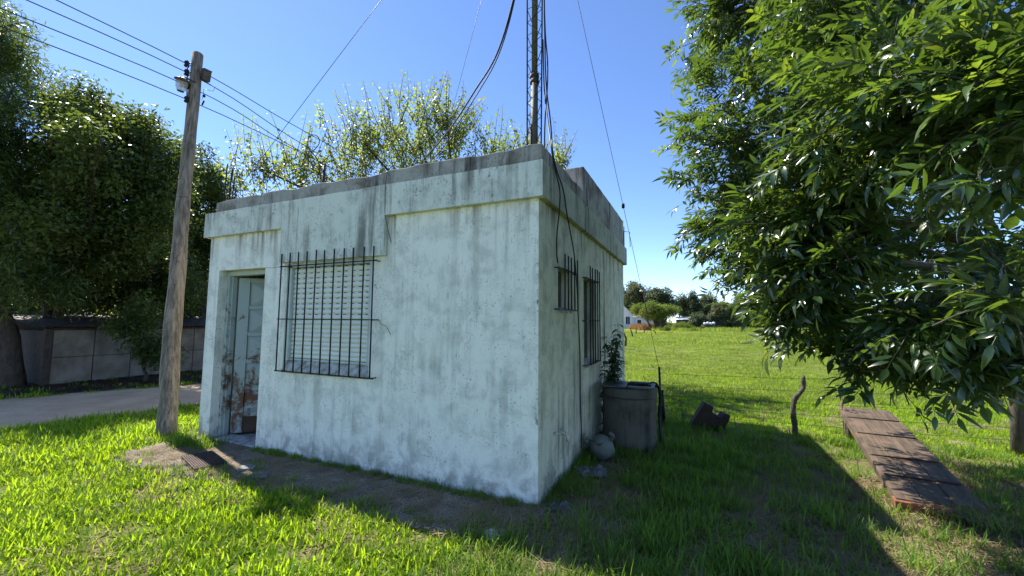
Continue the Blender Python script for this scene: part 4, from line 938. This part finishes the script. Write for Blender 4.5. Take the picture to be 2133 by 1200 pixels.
for k in range(9):
    mb = MB(); y0 = -.25+.92*k; vs = []; n = 24
    for i in range(n+1):
        y = y0+.96*i/n; z = .012*math.sin(i*math.pi*.66); vs += [(.22, y, 1.285+z+.004*(k%2)), (-2.7, y, 1.56+z+.004*(k%2))]
    mb.add(vs, [(2*i, 2*i+2, 2*i+3, 2*i+1) for i in range(n)], True); child(mb, 'roof_sheet', tin, sh)
tl = [tuft('leaf_litter', strawm, 30, .3, .07, .03, flat=True, segs=2)]
# ------------------------------------------------------------------ far side of the field
HX = lambda px: 668.47+(px-1066.5)*.00792
fm1 = leafmat('far_leaf_olive', (.13, .145, .065), (.20, .21, .07), .35, .6, .2, .3); fm2 = leafmat('far_leaf_dark', (.09, .115, .06), (.15, .18, .06), .35, .6, .2, .3); fm3 = leafmat('far_leaf_bright', (.13, .19, .035), (.25, .32, .05), .4, .6, .2, .3)
fc1 = [cluster('far_cluster', fm1, 60, 1.0, .42, .30) for _ in range(3)]; fc2 = [cluster('far_cluster', fm2, 60, 1.0, .42, .28) for _ in range(3)]; fc3 = [cluster('far_cluster', fm3, 80, .7, .26, .12) for _ in range(3)]
def ft(name, label, px0, px1, pytop, pybot, dep, mesh, n, tr=.35, group='trees along the far edge of the field', k=5, cat='tree', low=.35):
    c_ = (px0+px1)/2; b = at(c_, HX(c_), dep); top_ = at(c_, pytop, dep).z; bot = max(.2, at(c_, pybot, dep).z); hw = (px1-px0)/2/FPX*dep; H_ = top_-bot; lo = []
    for i in range(k):
        a = i/k*6.28+random.random(); rr2 = random.uniform(.3, .55) if i else 0
        lo.append(((b.x+math.cos(a)*hw*rr2, b.y+math.sin(a)*hw*.5*rr2, bot+H_*(random.uniform(low, .62) if i else .56)), (hw*.58, hw*.5, H_*(.42 if i else .44))))
    return tree(name, label, (b.x, b.y, 0), lo, n, mesh, (.6, 1.2), tr, group, cat, surf=.35)
ft('far_tree', 'tallest olive-green tree beyond the field beside the white house', 1288, 1372, 584, 668, 102, fc1, 330, .5, k=6)
ft('far_tree', 'dark rounded tree beyond the field just right of the tallest one', 1345, 1412, 598, 668, 98, fc2, 260, .45, k=5)
ft('far_tree', 'narrow dark tree in the middle of the far tree line', 1430, 1462, 612, 668, 104, fc2, 120, .3, k=4)
ft('far_tree', 'slim olive tree left in the middle of the far tree line', 1412, 1440, 614, 668, 106, fc1, 110, .3, k=4)
ft('far_tree', 'rounded tree right of the middle in the far tree line', 1455, 1498, 614, 668, 108, fc2, 170, .35, k=5)
ft('far_tree', 'olive bushy tree above the white trailer beyond the field', 1478, 1530, 628, 672, 100, fc1, 180, .3, k=5)
ft('far_tree', 'dark tree beyond the field partly behind the hanging leaves', 1515, 1580, 618, 670, 106, fc2, 220, .35, k=5)
ft('far_tree', 'far tree seen through the gaps of the near leaves', 1570, 1680, 622, 670, 110, fc1, 260, .35, k=6)
ft('far_tree', 'wide far tree behind the near foliage at right', 1670, 1840, 615, 670, 112, fc2, 340, .4, k=6)
ft('far_tree', 'rightmost far tree behind the near foliage', 1830, 2060, 612, 670, 115, fc1, 380, .4, k=7)
gt = ft('round_tree', 'bright green round-crowned tree with dark forked trunk standing in the field', 1322, 1412, 632, 667, 72, fc3, 330, .3, None, 6, low=.45)
b_ = gt.location
for i, (dx0, dx1) in enumerate(((-.3, -1.9), (.0, -.3), (.25, .6), (.5, 1.9))):
    child(MB().tube(bez([(dx0, 0, 0), (dx0*.5+dx1*.5, 0, .9), (dx1, 0, 2.2)], 4), np.linspace(.2, .12, 9), 7, wob=.1), 'stem', barkd, gt)
for i, (px0, px1, pt_, lb) in enumerate(((1385, 1440, 664, 'low scrubby hedge right of the round green tree'), (1430, 1500, 662, 'grey-green hedge behind the small far shed'), (1490, 1600, 662, 'hedge running under the hanging leaves'), (1590, 1740, 660, 'long hedge at the field end behind the near leaves'), (1730, 1900, 660, 'hedge at the field end behind the thick of the near leaves'), (1890, 2100, 660, 'rightmost hedge at the field end'), (1280, 1400, 660, 'hedge behind the white house and the round green tree'))):
    c_ = (px0+px1)/2; dep = 97+i*2.5 if i else 80; hz_ = 1.0 if not i else 2.1; b = at(c_, HX(c_), dep); hw = (px1-px0)/2/FPX*dep; lo = [((b.x+hw*t, b.y+random.uniform(-1, 1), .5*hz_), (hw*.42, 1.2, (.9+.4*random.random())*hz_)) for t in (-.75, -.3, .2, .7)]
    tree('hedge_shrub', lb, (b.x, b.y, 0), lo, 150 if not i else 300, fc2 if i%2 else (fc1 if i else fc3), (.35, .7) if not i else (.5, 1.0), .08, 'hedges at the far end of the field', 'shrub')
white = plain('whitewash', (.74, .75, .76), .8, 0, scale=2, dark=(.6, .62, .63)); roofg = plain('grey_roof', (.30, .30, .31), .8, 0, scale=2)
hp = at(1303, HX(1303), 88); hh = thing('white_house', 'white gabled farmhouse partly hidden behind the building edge across the field', 'house', (hp.x-.8, hp.y, 0))
child(MB().prism([(-2.6, 0), (2.4, 0), (2.4, 3.0), (-.1, 5.6), (-2.6, 3.0)], 7, Matrix.Rotation(math.radians(90), 4, 'X') @ Matrix.Translation((0, 0, -7))), 'wall', white, hh)
child(MB().box((2.41, .8, 0), (7, 5.5, 2.5)), 'wing', white, hh); child(MB().add([(2.41, .5, 2.5), (7.2, .5, 2.5), (7.2, 5.8, 3.3), (2.41, 5.8, 3.3)], [(0, 1, 2, 3)]), 'wing_roof', roofg, hh)
child(MB().add([(-2.8, -.3, 2.85), (-.1, -.3, 5.75), (-.1, 7.2, 5.75), (-2.8, 7.2, 2.85), (2.6, -.3, 2.85), (2.6, 7.2, 2.85)], [(0, 1, 2, 3), (1, 4, 5, 2)]), 'roof', roofg, hh)
wv = child(MB().box((.9, -.05, 1.0), (1.7, .05, 2.6)), 'window', mt['dark'], hh); child(MB().box((1.27, -.07, 1.0), (1.33, -.052, 2.6)), 'mullion', white, wv)
child(MB().box((3.6, .76, .9), (4.4, .85, 1.9)), 'window', mt['dark'], hh)
sp0 = at(1424, HX(1424), 92); fs_ = thing('far_shed', 'small dark shed with a bright tin roof beyond the field', 'shed', (sp0.x, sp0.y, 0))
child(MB().box((-.9, 0, 0), (.9, 2, 2.1)), 'wall', shd, fs_); child(MB().add([(-1.3, -.5, 2.15), (1.1, -.5, 2.15), (1.1, 2.3, 2.75), (-1.3, 2.3, 2.75)], [(0, 1, 2, 3)]), 'roof', plain('bright_tin', (.75, .75, .75), .4, .3), fs_)
tp0 = at(1480, HX(1480), 86); tr_ = thing('farm_trailer', 'old farm trailer loaded with white bags at the far field edge', 'trailer', (tp0.x, tp0.y, 0))
child(MB().box((-1.3, 0, .55), (1.3, 1.6, 1.0)), 'bed', shd, tr_, .03)
for s in (-1, 1):
    wh = child(MB().lathe([(0, -.1), (.42, -.1), (.42, .1), (0, .1)], n=20, m=Matrix.Rotation(math.radians(90), 4, 'X')), 'wheel', mt['dark'], tr_); wh.location = (s*.85, -.12, .42)
for k in range(4): child(MB().lathe([(0, -.28), (.22, -.24), (.32, 0), (.22, .24), (0, .28)], n=12), 'bag', white, tr_).location = (-.95+k*.62, .5, 1.25+.1*(k%2))
child(MB().tube([(1.3, .8, .6), (2.3, .7, .9), (2.6, .7, .3)], .05, 6), 'drawbar', shd, tr_)
tel = gnd(1354, 690); tp_ = thing('street_lamp', 'thin leaning lamp pole in front of the round green tree', 'street lamp', tel)
child(MB().tube([(0, 0, -.1), at(1345, 640, tel.y)-tel, at(1340, 606, tel.y)-tel], [.12, .09, .07], 7), 'post', shd, tp_)
child(MB().lathe([(0, -.1), (.28, -.08), (.32, .05), (0, .2)], n=12), 'lamp_head', white, tp_).location = at(1336, 606, tel.y)-tel
for i, (x, y, h) in enumerate(((1303, 722, 34), (1319, 704, 20), (1325, 697, 15), (1333, 690, 12), (1342, 696, 17), (1346, 688, 10), (1366, 697, 9), (1433, 689, 10), (1461, 690, 12), (1488, 688, 9))):
    b = gnd(x, y); hh_ = h/FPX*b.y; o = MB().tube([(0, 0, -.1), (random.uniform(-.15, .1), 0, hh_*.5), (random.uniform(-.4, .1), 0, hh_)], [.07, .06, .05], 6, wob=.3).build('fence_post', barkd); o.location = b
    tag(o, ('nearest crooked fence post right beside the building edge', 'crooked fence post second from the building edge', 'crooked fence post third from the building edge', 'crooked fence post fourth from the building edge', 'slender leaning stick in the row left of the lamp pole', 'small fence post just left of the lamp pole', 'short stake below the round green tree', 'thin stake right of the round tree', 'thin stake below the small far shed', 'bent stake below the white trailer')[i], 'post', 'far fence posts')
# dry orange grass and sandy track by the house
q = at(1318, HX(1318), 70)
mb = MB(); tag(mb.add([(q.x-6, 58, .008), (q.x+5, 58, .008), (q.x+6, 84, .008), (q.x-8, 84, .008)], [(0, 1, 2, 3)]).build('sandy_path', r.m), kind='structure')
dry_m = leafmat('dry_orange_grass', (.36, .22, .09), (.3, .18, .07), .3, .8, .1, .3)
dt = [tuft('dry_tuft', dry_m, 60, .8, .9, .06, .4, .6, segs=2) for _ in range(3)]
put('dry_tall_grass', dt, [(random.uniform(23, 27), random.uniform(72, 80), 0, random.uniform(.8, 1.6)) for _ in range(60)], 'tall orange dry grass in front of the white house', 'grass')
tall = [tuft('rank_tuft', fieldm, 60, .8, .55, .05, .4, .7, segs=2) for _ in range(3)]
put('rank_grass', tall, [(x_, y_, 0, random.uniform(.6, 1.4)) for x_, y_ in zip(rng.uniform(24, 75, 420), rng.uniform(66, 82, 420))], 'rank tall grass along the far field edge', 'grass')
